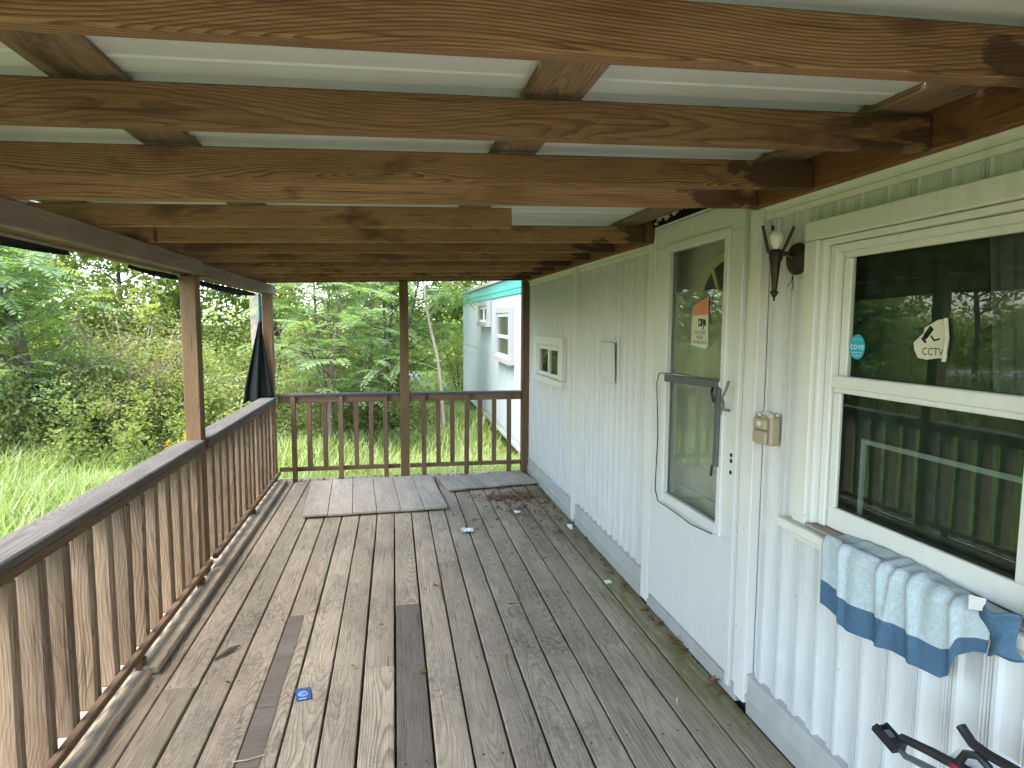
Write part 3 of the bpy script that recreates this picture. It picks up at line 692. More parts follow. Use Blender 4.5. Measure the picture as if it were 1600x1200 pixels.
# ------------------------------------------------------------------ wall lamp
lamp = thing('wall_lamp', 'dark bronze torch wall lamp with bare white bulb beside the door', 'wall lamp', (1.44, 2.12, 1.7))
mb = MB(); mb.lathe([(0, 0), (.056, 0), (.058, .006), (.053, .016), (.03, .024), (.012, .028), (0, .029)], (1.440, 2.085, 1.848), (-1, 0, 0), 'bronze', 24); mb.obj('back_plate', lamp, True)
LX, LY = 1.372, 2.122
mb = MB(); mb.tube([(1.415, 2.085, 1.850), (1.395, 2.095, 1.866), (LX, LY, 1.862)], .009, 'bronze', 8); mb.obj('arm', lamp, True)
mb = MB(); mb.lathe([(0, 1.697), (.004, 1.700), (.003, 1.708), (.007, 1.714), (.014, 1.726), (.016, 1.731), (.009, 1.736), (.0105, 1.75), (.018, 1.838), (.019, 1.842), (.0235, 1.848), (.024, 1.870), (.021, 1.880), (.016, 1.884), (0, 1.884)], (LX, LY, 0), (0, 0, 1), 'bronze', 16); mb.obj('torch_stem', lamp, True)
mb = MB(); mb.lathe([(.012, 1.880), (.013, 1.888), (.014, 1.894), (.021, 1.906), (.026, 1.920), (.0265, 1.930), (.023, 1.942), (.014, 1.952), (0, 1.956)], (LX, LY, 0), (0, 0, 1), 'bulb', 18); mb.obj('bulb', lamp, True)
for a, L, tlt in ((2.55, .085, .42), (-1.25, .095, .25), (.25, .10, .20)):
    dx, dy = math.sin(a), math.cos(a)
    mb = MB(); mb.tube([(LX+dx*.020, LY+dy*.020, 1.868), (LX+dx*.026, LY+dy*.026, 1.875), (LX+dx*(.026+L*tlt), LY+dy*(.026+L*tlt), 1.875+L)], [.005, .006, .0055], 'bronze', 6); mb.obj('prong', lamp)
mb = MB(); mb.tube([(1.43, 2.10, 1.80), (1.42, 2.085, 1.775), (1.43, 2.095, 1.745), (1.425, 2.10, 1.738)], .0016, 'black_plastic', 5); mb.tube([(1.43, 2.095, 1.80), (1.425, 2.10, 1.77), (1.42, 2.115, 1.75)], .0014, 'black_plastic', 5); mb.obj('loose_wire', lamp)

# ------------------------------------------------------------------ outlet box
bx = thing('outlet_box', 'yellowed outdoor electrical box between the door and the big window', 'electrical box', (1.44, 2.22, 1.15))
board('box_base', (1.402, 1.442), (2.150, 2.235), (1.150, 1.262), 'boxmat', bx, 'z', .006)
board('cover', (1.385, 1.401), (2.165, 2.250), (1.152, 1.205), 'boxmat', bx, 'z', .006, (.03, 0, .02)); board('cover', (1.383, 1.401), (2.165, 2.250), (1.208, 1.252), 'boxmat', bx, 'z', .006)
mb = MB(); mb.lathe([(0, 0), (.010, 0), (.010, .004), (0, .005)], (1.383, 2.20, 1.232), (-1, 0, 0), 'oldwhite', 12); mb.obj('knob', bx)
mb = MB(); rs = random.Random(5)
for i in range(14):
    y = 2.15 + i*.0068; mb.lathe([(0, -.012), (.006*rs.uniform(.7, 1.3), -.005), (.0065, .004), (0, .012)], (1.425+rs.uniform(-.018, .010), y, 1.264+rs.uniform(-.005, .008)), (rs.uniform(-1, 1), 1, rs.uniform(-1, 1)), 'caulk', 6)
mb.obj('caulk_bead', bx)
# hook and old screw plate on the wall
mb = MB(); mb.tube([(1.44, 2.125, 1.555), (1.425, 2.123, 1.55), (1.424, 2.115, 1.535)], .0025, 'oldwhite', 6); mb.lathe([(0, 0), (.012, 0), (.013, .003), (0, .005)], (1.443, 2.123, 1.545), (-1, 0, 0), 'oldwhite', 10)
tag(mb.obj('wall_hook'), 'tiny white painted hook on the wall under the lamp', 'hook')

# ------------------------------------------------------------------ towel on the sill
def towel():
    nu, nv = 90, 46
    ctl = [(1.178, .845), (1.205, .835), (1.255, .800), (1.268, .745), (1.31, .716), (1.38, .712), (1.46, .706), (1.56, .690), (1.63, .682), (1.70, .700), (1.765, .712)]
    def zb(y):
        for (a, za), (b, zb_) in zip(ctl, ctl[1:]):
            if a <= y <= b: return za + (zb_-za)*(y-a)/(b-a)
        return ctl[0][1] if y < ctl[0][0] else ctl[-1][1]
    V = []; UV = []
    creases = [(1.675, .016, .016), (1.60, .05, .007), (1.515, .018, .017), (1.465, .013, .012), (1.41, .016, .015), (1.34, .03, .008), (1.275, .016, .016)]
    for i in range(nu+1):
        u = i/nu; y = 1.178 + u*(1.772-1.178)
        zbot = zb(y); ztop = .930
        for j in range(nv+1):
            t = j/nv
            if t < .16:      # lying on the sill
                q = t/.16; x = 1.440 - q*.066; z = ztop + .004 + .010*math.sin(q*2.2+y*9)*(1-q*.3)
                amp = .15 + .35*q
            else:
                q = (t-.16)/.84
                rr = min(1, q/.16)
                x = 1.374 - .022*math.sin(rr*math.pi/2); z = ztop + .012 - (ztop+.012-zbot)*q
                amp = .75 - .25*q
            off = 0; yy_ = y
            for k, (c, wdt, a) in enumerate(creases):
                cc = c + (q*.030 if t >= .16 else 0)*(1 if k % 2 else -.3)
                dd = (y-cc)/wdt
                off += a*math.exp(-dd*dd)*amp*1.5 - a*.6*math.exp(-((dd-1.6)**2))*amp
            off += .004*math.sin(y*31+q*2)*amp + .003*math.sin(y*67+1)*amp
            if t >= .16: x -= off
            else: z += max(off, -.003)*.8
            yy_ += .010*q*math.sin(y*17) if t >= .16 else 0
            V.append((x, yy_, z)); UV.append((u*1.3, t))
    F = []; FM = []
    for i in range(nu):
        for j in range(nv):
            a = i*(nv+1)+j; F.append((a, a+1, a+nv+2, a+nv+1)); FM.append(1 if j >= nv-13 else 0)
    me = mesh('towel', V, F, ['towel', 'towelband'], FM, True)
    uv = me.uv_layers.new(name='UVMap')
    for lp in me.loops: uv.data[lp.index].uv = UV[lp.vertex_index]
    o = put('towel', me)
    s = o.modifiers.new('thick', 'SOLIDIFY'); s.thickness = .0025; s.offset = 0
    tag(o, 'pale blue towel with dark blue border hung over the window sill', 'towel')
    return o
tw = towel()
# bunched corner and tag of the towel
V = []; F = []
nu, nv = 16, 12
for i in range(nu+1):
    for j in range(nv+1):
        u = i/nu; t = j/nv
        y = 1.200 - u*.085 + .006*math.sin(t*5); z = .962 - t*(.115 - .02*u) + .006*math.sin(u*9+t*3); x = 1.352 - .022*math.sin(u*3.1) - .010*math.sin(t*6+u*4) + .012*t
        V.append((x, y, z))
for i in range(nu):
    for j in range(nv): a = i*(nv+1)+j; F.append((a, a+1, a+nv+2, a+nv+1))
me = mesh('towel_corner', V, F, 'towelband', None, True); uv = me.uv_layers.new(name='UVMap')
for lp in me.loops: co = me.vertices[lp.vertex_index].co; uv.data[lp.index].uv = (co.y*2, co.z*2)
o = put('bunched_corner', me, tw); s = o.modifiers.new('thick', 'SOLIDIFY'); s.thickness = .004
mb = MB(); mb.prism([(1.335, 1.225, .972), (1.332, 1.178, .982), (1.330, 1.182, .952), (1.334, 1.222, .938)], (-.001, 0, 0), 'paper'); mb.obj('care_tag', tw)

# ------------------------------------------------------------------ black tubular frame (bottom right)
fr = thing('folded_frame', 'folded black tubular frame leaning under the window with a red piece', 'folding frame', (1.22, 1.0, 0))
mb = MB(); mb.tube([(1.2, 1.25, .612), (1.2, 1.166, .634), (1.2, 1.07, .655), (1.2, .95, .68)], [.010, .011, .012, .012], 'black_plastic', 8)
mb.obj('arm_bar', fr, True)
mb = MB(); mt = Matrix.Translation((1.2, 1.288, .594)) @ Matrix.Rotation(.22, 4, 'X')
mb.box((-.018, .018), (-.036, .036), (-.018, -.006), 'black_plastic', mt); mb.box((-.018, .018), (-.036, -.020), (-.006, .010), 'black_plastic', mt); mb.box((-.018, -.010), (-.020, .030), (-.006, .006), 'black_plastic', mt); mb.box((.010, .018), (-.020, .030), (-.006, .006), 'black_plastic', mt); mb.box((-.008, .008), (-.012, .012), (-.006, .004), 'steel', mt)
mb.obj('buckle_end', fr)
mb = MB(); mb.tube([(1.2, 1.098, .742), (1.2, 1.085, .733), (1.2, 1.067, .722), (1.2, 1.03, .722), (1.2, .97, .731), (1.2, .85, .70), (1.2, .72, .60), (1.2, .62, .35), (1.2, .58, .02)], .0105, 'black_plastic', 10); mb.obj('long_tube', fr, True)
mb = MB(); mb.tube([(1.195, 1.09, .645), (1.192, 1.086, .672), (1.19, 1.073, .696), (1.19, 1.044, .712), (1.192, 1.022, .703), (1.195, 1.005, .68), (1.2, .99, .60), (1.2, 1.0, .3), (1.2, 1.02, .02)], .0085, 'black_plastic', 8); mb.obj('looped_tube', fr, True)
mb = MB(); mb.tube([(1.2, 1.257, .578), (1.2, 1.235, .574), (1.2, 1.217, .580), (1.2, 1.155, .596), (1.2, 1.0, .63)], [.005, .008, .008, .009, .009], 'grey_bar', 6); mb.obj('lower_bar', fr, True)
mb = MB(); mb.prism([(1.188, 1.108, .645), (1.186, 1.10, .656), (1.184, 1.088, .660), (1.184, 1.072, .656), (1.186, 1.066, .635), (1.19, 1.09, .625)], (.012, 0, 0), 'red'); mb.obj('red_piece', fr)
mb = MB(); mb.lathe([(0, -.004), (.075, -.004), (.078, 0), (.075, .004), (0, .004)], (1.24, 1.06, .64), (-.35, -.2, .9), 'white', 28); mb.obj('white_disc', fr, True)

# ------------------------------------------------------------------ loose wooden panels on the deck
def floor_panel(label, corners, n, thick, z):
    """corners near-left, near-right, far-right, far-left in deck coordinates; boards run along y"""
    nl, nr, frr, fll = [Vector((*c, 0)) for c in corners]
    ang_ = math.atan2((nr-nl).y, (nr-nl).x)
    W_ = ((nr-nl).length + (frr-fll).length)/2; D_ = ((fll-nl).length + (frr-nr).length)/2
    c = (nl+nr+frr+fll)/4
    t = thing('wooden_panel', label, 'panel', (c.x, c.y, z))
    ca, sa = math.cos(ang_), math.sin(ang_)
    pw = W_/n
    for i in range(n):
        u = (i+.5)*pw - W_/2
        x = c.x + ca*u; y = c.y + sa*u
        board('plank', (x-pw/2+.0022, x+pw/2-.0022), (y-D_/2+random.uniform(-.006, .006), y+D_/2), (z+.010, z+.010+thick), 'panelboard', t, 'y', .003, (random.uniform(-.002, .002), random.uniform(-.006, .006), ang_))
    for q in (-D_*.32, D_*.32):
        x = c.x - sa*q; y = c.y + ca*q
        board('batten', (x-W_/2+.03, x+W_/2-.03), (y-.04, y+.04), (z+.001, z+.0095), 'rail', t, 'x', .002, (0, 0, ang_))
floor_panel('large pale wooden floor panel of six planks by the end railing', [(-.79, 5.33), (.42, 5.40), (.40, 6.58), (-.80, 6.58)], 6, .020, .004)
floor_panel('smaller pale wooden floor panel of five planks by the trailer wall', [(.46, 5.98), (1.40, 6.14), (1.38, 6.60), (.46, 6.60)], 5, .018, .004)

# ------------------------------------------------------------------ litter
def crumple(name, c, w, h, mat, label, cat, seed, lift=.012):
    rs = random.Random(seed); n = 6; V = []; F = []
    for i in range(n+1):
        for j in range(n+1):
            V.append((c[0]+(i/n-.5)*w*(1+rs.uniform(-.15, .15)), c[1]+(j/n-.5)*h*(1+rs.uniform(-.15, .15)), .004+rs.random()*lift))
    for i in range(n):
        for j in range(n): a = i*(n+1)+j; F.append((a, a+1, a+n+2, a+n+1))
    o = put(name, mesh(name, V, F, mat)); tag(o, label, cat); return o
crumple('paper_scrap', (.553, 4.80), .10, .09, 'paper', 'crumpled white paper scrap in the middle of the far deck', 'paper', 1, .02)
crumple('paper_scrap', (1.03, 5.22), .05, .07, 'paper', 'small white scrap beside the brown leaf pile', 'paper', 2, .015)
crumple('paper_scrap', (1.305, 3.665), .045, .05, 'paper', 'square white scrap on the deck left of the door', 'paper', 3, .004)
crumple('paper_scrap', (1.36, 4.73), .03, .08, 'paper', 'white scrap at the foot of the wall batten', 'paper', 4, .03)
mb = MB(); mt = Matrix.Translation((-.405, 2.735, .0045)) @ Matrix.Rotation(.18, 4, 'Z')
mb.box((-.031, .031), (-.046, .046), (0, .0012), 'blue', mt)
mb.add([mt @ Vector((r*math.cos(a)*1.0, -.002+r*math.sin(a), .0018)) for a in [2*math.pi*i/20 for i in range(20)] for r in (.016, .020)], [(2*i, 2*i+1, (2*i+3) % 40, (2*i+2) % 40) for i in range(20)], 'palblue')
mb.add([mt @ Vector((.009*math.cos(a)*s-.0, -.002+.010*math.sin(a)*s, .0018)) for a in [math.pi*(.2+1.6*i/14) for i in range(15)] for s in (.75, 1.05)], [(2*i, 2*i+1, 2*i+3, 2*i+2) for i in range(14)], 'palblue')
mb.box((-.02, .012), (-.042, -.037), (.0013, .0018), 'palblue', mt)
tag(mb.obj('blue_card'), 'small blue card with a pale ring emblem lying on the deck', 'card')
mb = MB(); mb.tube([(.60, 3.44, .006), (.63, 3.48, .012), (.68, 3.47, .008), (.69, 3.43, .010), (.64, 3.42, .007), (.61, 3.45, .014), (.66, 3.485, .006), (.73, 3.47, .005)], .0022, 'foam', 5)
tag(mb.obj('straw_curl'), 'little curl of dry straw in the middle of the deck', 'straw')
mb = MB(); mb.tube([(1.165, 2.375, .006), (1.175, 2.40, .014), (1.195, 2.425, .010)], [.003, .006, .002], 'foam', 6)
tag(mb.obj('wood_splinter'), 'pale splinter on the deck in front of the door', 'splinter')
mb = MB(); mb.tube([(-.86, 3.10, .006), (-.81, 3.17, .014), (-.77, 3.22, .008)], [.004, .012, .003], 'bark', 6)
tag(mb.obj('bark_bit'), 'curled bit of bark on the left deck boards', 'bark')
mb = MB(); mb.tube([(-.60, 2.33, .006), (-.55, 2.325, .010), (-.49, 2.35, .006)], .0025, 'foam', 5)
tag(mb.obj('dry_stem'), 'thin dry stem on the dark strip near the camera', 'stem')

# ------------------------------------------------------------------ numpy leaf tools
def npmesh(name, V, quads, mat, tris=None):
    me = bpy.data.meshes.new(name)
    nq = len(quads); ntr = 0 if tris is None else len(tris)
    me.vertices.add(len(V)); me.vertices.foreach_set('co', V.astype(np.float32).ravel())
    idx = quads.ravel() if tris is None else np.concatenate([quads.ravel(), tris.ravel()])
    me.loops.add(len(idx)); me.loops.foreach_set('vertex_index', idx.astype(np.int32))
    me.polygons.add(nq+ntr)
    st = np.concatenate([np.arange(nq)*4, nq*4+np.arange(ntr)*3]).astype(np.int32)
    me.polygons.foreach_set('loop_start', st)
    me.update(calc_edges=True); me.materials.append(M[mat]); me.validate(); return me
def norm(a): return a/np.maximum(np.linalg.norm(a, axis=1, keepdims=True), 1e-9)
def leaf_quads(pos, d, s, L, W):
    """rhombic leaves: pos (N,3), direction d, side s, length L, width W"""
    L = L[:, None]; W = W[:, None]
    nrm = np.cross(d, s)
    V = np.stack([pos, pos + d*L*.45 + s*W*.5 + nrm*W*.12, pos + d*L, pos + d*L*.45 - s*W*.5 + nrm*W*.12], 1).reshape(-1, 3)
    return V
def quads_for(n): return np.arange(n*4).reshape(-1, 4)
def rand_leaves(rng, pos, size, flat=.5):
    n = len(pos); d = norm(rng.normal(size=(n, 3)) * np.array([1, 1, .6]) + np.array([0, 0, -.25]))
    up = norm(rng.normal(size=(n, 3))*flat + np.array([0, 0, 1.])); s = norm(np.cross(d, up))
    L = size*rng.uniform(.6, 1.35, n); return leaf_quads(pos, d, s, L, L*rng.uniform(.45, .75, n))
def fronds(rng, base, d0, L, pairs=10, leaf=.13):
    """pinnate leaves: base (N,3), direction (N,3), length (N)"""
    n = len(base); out = []
    d0 = norm(d0); side = norm(np.cross(d0, np.array([0, 0, 1.])) + rng.normal(size=(n, 3))*.12)
    down = np.array([0, 0, -1.]); dr = rng.uniform(.15, .55, n)[:, None]
    for k in range(pairs+1):
        t = .14 + .86*k/pairs
        p = base + d0*(L*t)[:, None] + down*dr*((L*t*t)[:, None])
        tang = norm(d0 + down*dr*2*t)
        prof = leaf*(1.05 - .55*abs(t-.5)*1.3)*(L/.6)
        for sg in ((-1, 1) if k < pairs else (0,)):
            ld = norm(side*sg*.95 + tang*(.35 if sg else 1) + down*.22 + rng.normal(size=(n, 3))*.10)
            ls = norm(np.cross(ld, np.cross(side, tang)) + rng.normal(size=(n, 3))*.1)
            out.append(leaf_quads(p, ld, ls, prof*rng.uniform(.85, 1.15, n), prof*.30))
    # rachis as a thin sliver
    p1 = base + d0*L[:, None] + down*dr*L[:, None]
    pm = base + d0*(L*.5)[:, None] + down*dr*(L*.25)[:, None]
    w_ = side*.004
    out.append(np.stack([base-w_, pm-w_, pm+w_, base+w_], 1).reshape(-1, 3)); out.append(np.stack([pm-w_, p1, p1, pm+w_], 1).reshape(-1, 3)[[i for i in range(4*n)]])
    return np.concatenate(out)
def limbs(rng, H, n_tr, spread, levels, r0, mat):
    """returns (MB of trunk and limbs, tip points)"""
    mb = MB(); tips = []
    for k in range(n_tr):
        a = rng.uniform(0, 6.28); lean = spread*rng.uniform(.3, 1.)
        base = Vector((rng.normal()*.12*(n_tr > 1), rng.normal()*.12*(n_tr > 1), -.1)); top = base + Vector((math.cos(a)*lean, math.sin(a)*lean, H*rng.uniform(.8, 1.)))
        pts = [base.lerp(top, t) + Vector((rng.normal()*.05, rng.normal()*.05, 0))*H*.15*(t > 0) for t in np.linspace(0, 1, 7)]
        mb.tube(pts, [r0*(1-.75*t) for t in np.linspace(0, 1, 7)], mat, 7)
        nb = levels
        for j in range(nb):
            t = rng.uniform(.22, 1.0); i = min(int(t*6), 5); p = pts[i].lerp(pts[i+1], t*6-i)
            a2 = rng.uniform(0, 6.28); ln = H*rng.uniform(.16, .34)*(1.15-.5*t)
            e = p + Vector((math.cos(a2), math.sin(a2), rng.uniform(.15, .8)))*ln
            m_ = p.lerp(e, .5) + Vector((0, 0, -.06*ln)); rr = r0*(1-.75*t)*.5
            mb.tube([p, m_, e], [rr, rr*.7, rr*.25], mat, 5)
            tips.append(e); tips.append(m_)
        tips.append(pts[-1])
    return mb, np.array([tuple(t) for t in tips])

def build_sumac(seed, H):
    rng = np.random.default_rng(seed)
    mb, tips = limbs(rng, H, 3, 1.2, 15, .05, 'bark')
    B = []; D = []
    for t in tips:
        k = rng.integers(3, 7); a = rng.uniform(0, 6.28, k)
        B.append(t + rng.normal(size=(k, 3))*.05); D.append(np.stack([np.cos(a), np.sin(a), rng.uniform(-.05, .6, k)], 1))
    B = np.concatenate(B); D = np.concatenate(D)
    V = fronds(rng, B, D, rng.uniform(.5, .85, len(B)), 12, .12)
    return mb.mesh('trunk', True), npmesh('crown', V, quads_for(len(V)//4), 'leafA')
def build_broad(seed, H, nl=9000, size=.11, mat='leafB', lowest=.12, bark='bark'):
    rng = np.random.default_rng(seed)
    mb, tips = limbs(rng, H, 1, .7, 34, .085, bark)
    extra = tips[rng.integers(0, len(tips), 60)] + rng.normal(size=(60, 3))*np.array([.6, .6, .5])
    C = np.concatenate([tips, extra]); C = C[C[:, 2] > H*lowest]
    k = rng.integers(0, len(C), nl); r = rng.uniform(.25, .55, len(C))
    pos = C[k] + norm(rng.normal(size=(nl, 3)))*(r[k]*rng.uniform(.2, 1., nl)**.5)[:, None]*np.array([1, 1, .75])
    V = rand_leaves(rng, pos, size); return mb.mesh('trunk', True), npmesh('crown', V, quads_for(nl), mat)
def build_shrub(seed, R, H, nl, size, mat):
    rng = np.random.default_rng(seed); mb = MB(); C = []
    for k in range(30 if mat == 'leafD' else 12):
        a = rng.uniform(0, 6.28); e = Vector((math.cos(a)*R*rng.uniform(.2, .8), math.sin(a)*R*rng.uniform(.2, .8), H*rng.uniform(.55, 1.)))
        m_ = e*.5 + Vector((0, 0, .12*H)); mb.tube([(0, 0, -.08), m_, e], [.015, .010, .004], 'palebark' if mat == 'leafD' else 'bark', 5)
        C += [e, m_]
    n = 46; u = norm(rng.normal(size=(n, 3))); u[:, 2] = abs(u[:, 2])*.95
    P = u*np.array([R, R, H])*rng.uniform(.55, 1., n)[:, None]; C = np.concatenate([np.array([tuple(c) for c in C]), P, P*np.array([1.0, 1.0, .45])])
    k = rng.integers(0, len(C), nl); r = rng.uniform(.14, .34, len(C))
    pos = C[k] + norm(rng.normal(size=(nl, 3)))*(r[k]*rng.uniform(.1, 1., nl)**.5)[:, None]; pos[:, 2] = np.maximum(pos[:, 2], .02)
    V = rand_leaves(rng, pos, size, .8); return mb.mesh('stem', True), npmesh('foliage', V, quads_for(nl), mat)
def plant(name, meshes, loc, rz, s, label, cat, group=None, names=('trunk', 'crown')):
    t = thing(name, label, cat, loc, group); t.rotation_euler = (0, 0, rz); t.scale = (s, s, s)
    for n_, me in zip(names, meshes):
        o = bpy.data.objects.new(n_, me); col.objects.link(o); o.parent = t
        if n_ == 'flower': o['kind'] = 'stuff'
    return t

# ------------------------------------------------------------------ trees and shrubs at the wood's edge
SU = [build_sumac(11, 3.6), build_sumac(12, 4.6)]
plant('sumac_tree', SU[1], (-1.1, 10.6, GZ), .4, .88, 'feathery leaved sumac tree seen between the corner post and the middle post', 'tree')
plant('sumac_tree', SU[0], (-5.6, 11.8, GZ), 2.2, 1.1, 'feathery leaved sumac tree at the far left above the lawn', 'tree')
plant('sumac_tree', SU[1], (-.1, 13.6, GZ), 3.9, 1.0, 'feathery leaved sumac tree between the middle post and the neighbouring trailer', 'tree')
BR = [build_broad(21, 6.5, 13000, .13), build_broad(22, 7.5, 14000, .11), build_broad(23, 6.0, 13000, .14)]
rng = np.random.default_rng(4)
spots = [(-8.2, 14.8), (-6.3, 16.2), (-4.3, 14.6), (-2.7, 16.6), (-.6, 15.9), (2.6, 20.8), (-9.8, 17.5), (-11.2, 13.2), (.2, 21.0), (-12.5, 9.0), (-12.0, 4.6), (-11.5, .6), (-1.0, 25.5), (-13, 18)]
for i, (x, y) in enumerate(spots):
    plant('leafy_tree', BR[i % 3], (x, y, GZ), rng.uniform(0, 6.28), rng.uniform(.85, 1.2), 'green broadleaf tree in the wood behind the lawn', 'tree', 'trees in the wood behind the lawn')
# far wood, one mass
rg = np.random.default_rng(77)
C = np.stack([rg.uniform(-40, 14, 900), rg.uniform(30, 38, 900), GZ + rg.uniform(.1, 2.7, 900)], 1)
k = rg.integers(0, 900, 42000); V = rand_leaves(rg, C[k]+rg.normal(size=(42000, 3))*.55, .34)
tag(put('far_wood', npmesh('far_wood', V, quads_for(42000), 'leafB')), 'far wood beyond the trees', 'wood', None, 'stuff')
# thick pale trunk seen by the corner post
rg = np.random.default_rng(31)
mb = MB(); pts = [(0, 0, -.1), (.03, 0, 1.2), (-.02, .02, 2.6), (.03, 0, 4.2), (0, .05, 6.5)]
mb.tube(pts, [.19, .15, .135, .12, .08], 'palebark', 12)
for a, z in ((.4, 3.6), (2.3, 4.3), (4.0, 5.0), (5.3, 5.6)): mb.tube([(0, 0, z), (math.cos(a)*.9, math.sin(a)*.9, z+.7), (math.cos(a)*1.7, math.sin(a)*1.7, z+1.6)], [.06, .04, .012], 'palebark', 6)
C = np.array([(math.cos(a)*r, math.sin(a)*r, z) for a, r, z in zip(rg.uniform(0, 6.28, 40), rg.uniform(.2, 1.9, 40), rg.uniform(4.6, 7.6, 40))])
k = rg.integers(0, 40, 5000); V = rand_leaves(rg, C[k]+rg.normal(size=(5000, 3))*.28, .11)
plant('tall_tree', (mb.mesh('trunk', True), npmesh('crown', V, quads_for(5000), 'leafB')), (-2.58, 13.0, GZ), 0, 1, 'tall tree with a thick pale bare trunk beside the corner post', 'tree')
# bare leaning sapling
mb = MB(); mb.tube([(.95, 12.0, GZ-.05), (.86, 12, .6), (.80, 12, 1.05), (.66, 12, 1.65), (.60, 12, 2.0), (.55, 12, 2.5), (.60, 12, 3.3)], [.035, .032, .03, .026, .022, .018, .008], 'palebark', 8)
mb.tube([(.62, 12, 1.85), (.45, 11.95, 2.05), (.25, 11.9, 2.25)], [.012, .009, .004], 'palebark', 6); mb.tube([(.56, 12, 2.4), (.75, 12, 2.75), (.8, 12, 3.0)], [.010, .007, .003], 'palebark', 6)
tag(mb.obj('bare_sapling', None, True), 'thin pale leafless leaning sapling right of the middle post', 'sapling')
SH = [build_shrub(41, 1.25, 1.7, 7000, .065, 'leafC'), build_shrub(42, 1.1, 1.35, 6500, .075, 'leafC'), build_shrub(43, 1.3, 1.9, 7500, .06, 'leafB'), build_shrub(44, 1.35, 2.0, 7500, .06, 'leafD')]
spots = [(-6.7, 10.9, 2), (-5.3, 11.0, 1), (-4.3, 11.0, 2), (-7.8, 11.2, 1), (-2.1, 11.2, 0), (-.1, 11.9, 1), (-8.4, 12.4, 0), (-7.2, 12.0, 3), (-6.1, 11.8, 3), (-4.4, 11.8, 3), (-3.4, 11.6, 2), (-.9, 12.3, 2), (-8.0, 13.4, 2),  (-6.0, 13.2, 1), (-4.9, 13.0, 3), (-3.9, 12.9, 2), (-3.2, 13.9, 2), (-2.4, 12.0, 1), (-1.5, 13.2, 3), (-.5, 13.0, 0), (-.2, 13.9, 2), (-9.6, 11.4, 2), (-10.2, 9.4, 0), (-10.4, 7.0, 1), (-10.3, 4.4, 2), (-10.2, 1.8, 0), (-7.6, 14.2, 2), (-5.4, 14.6, 0), (1.9, 18.6, 2), (3.2, 19.2, 0)]
for x, y, k in spots:
    plant('shrub', SH[k], (x, y, GZ), rng.uniform(0, 6.28), rng.uniform(.85, 1.15), 'dry brownish shrub in the thicket behind the lawn' if k == 3 else 'green leafy shrub in the thicket behind the lawn', 'shrub', 'dry shrubs of the thicket' if k == 3 else 'green shrubs of the thicket', ('stem', 'foliage'))
# goldenrod
def goldenrod(seed):
    rg = np.random.default_rng(seed); mb = MB(); P = []; Lf = []
    for k in range(7):
        x, y = rg.normal()*.10, rg.normal()*.10; h = rg.uniform(.65, .95); tx, ty = x+rg.normal()*.12, y+rg.normal()*.12
        mb.tube([(x, y, -.05), ((x+tx)/2, (y+ty)/2, h*.55), (tx, ty, h)], [.006, .005, .002], 'leafC', 5)
        t = rg.uniform(.72, 1.05, 90); P.append(np.stack([x+(tx-x)*t+rg.normal(size=90)*.05*(1.15-t)*2.2, y+(ty-y)*t+rg.normal(size=90)*.05*(1.15-t)*2.2, h*t+rg.normal(size=90)*.01], 1))
        t = rg.uniform(.1, .75, 22); Lf.append(np.stack([x+(tx-x)*t, y+(ty-y)*t, h*t], 1))
    P = np.concatenate(P); Lf = np.concatenate(Lf)
    return mb.mesh('stem'), npmesh('flower', rand_leaves(rg, P, .028), quads_for(len(P)), 'yellow'), npmesh('leaf', rand_leaves(rg, Lf, .11, .3), quads_for(len(Lf)), 'leafC')
GR = goldenrod(51)
for (x, y, s, l) in ((-2.87, 9.5, .72, 'yellow flowering goldenrod clump just left of the mid post'),):
    plant('goldenrod', GR, (x, y, GZ), rng.uniform(0, 6), s, l, 'flower', None, ('stem', 'flower', 'leaf'))

# ------------------------------------------------------------------ grass (stuff)
def grass():
    rg = np.random.default_rng(61)
    def area(n, x0, x1, y0, y1): return np.stack([rg.uniform(x0, x1, n), rg.uniform(y0, y1, n)], 1)
    P = np.concatenate([area(30000, -6, -1.45, 1.2, 8), area(42000, -9.5, 1.8, 7.0, 13.2), area(9000, -1.4, 1.85, 6.9, 9), area(9000, -10, -4, -2, 8)])
    d = np.sin(P[:, 0]*2.1+1.3*np.sin(P[:, 1]*1.7)) + np.sin(P[:, 1]*2.9+P[:, 0]); P = P[rg.uniform(-2.4, 2, len(P)) < d+.8]
    P = P[~((P[:, 0] > -1.36) & (P[:, 1] < 6.86))]
    n = len(P); h = rg.uniform(.16, .42, n)*(1+.45*np.sin(P[:, 0]*1.3)*np.sin(P[:, 1]*1.1)); w = rg.uniform(.004, .0085, n)*(1+.07*P[:, 1])
    a = rg.uniform(0, 6.28, n); b = np.stack([np.cos(a), np.sin(a), np.zeros(n)], 1)*(h*rg.uniform(.15, .95, n))[:, None]
    s = np.stack([-np.sin(a), np.cos(a), np.zeros(n)], 1)*w[:, None]
    base = np.stack([P[:, 0], P[:, 1], np.full(n, GZ-.01)], 1); up = np.zeros((n, 3)); up[:, 2] = h
    mid = base + up*.62 + b*.35; tip = base + up*.95 + b
    V = np.stack([base-s, base+s, mid+s*.8, mid-s*.8, tip], 1).reshape(-1, 3)
    o = np.arange(n)*5; q = np.stack([o, o+1, o+2, o+3], 1); t = np.stack([o+3, o+2, o+4], 1)
    return npmesh('grass', V, q, 'grass', t)
tag(put('lawn_grass', grass()), 'tall bright green grass of the overgrown lawn', 'grass', None, 'stuff')
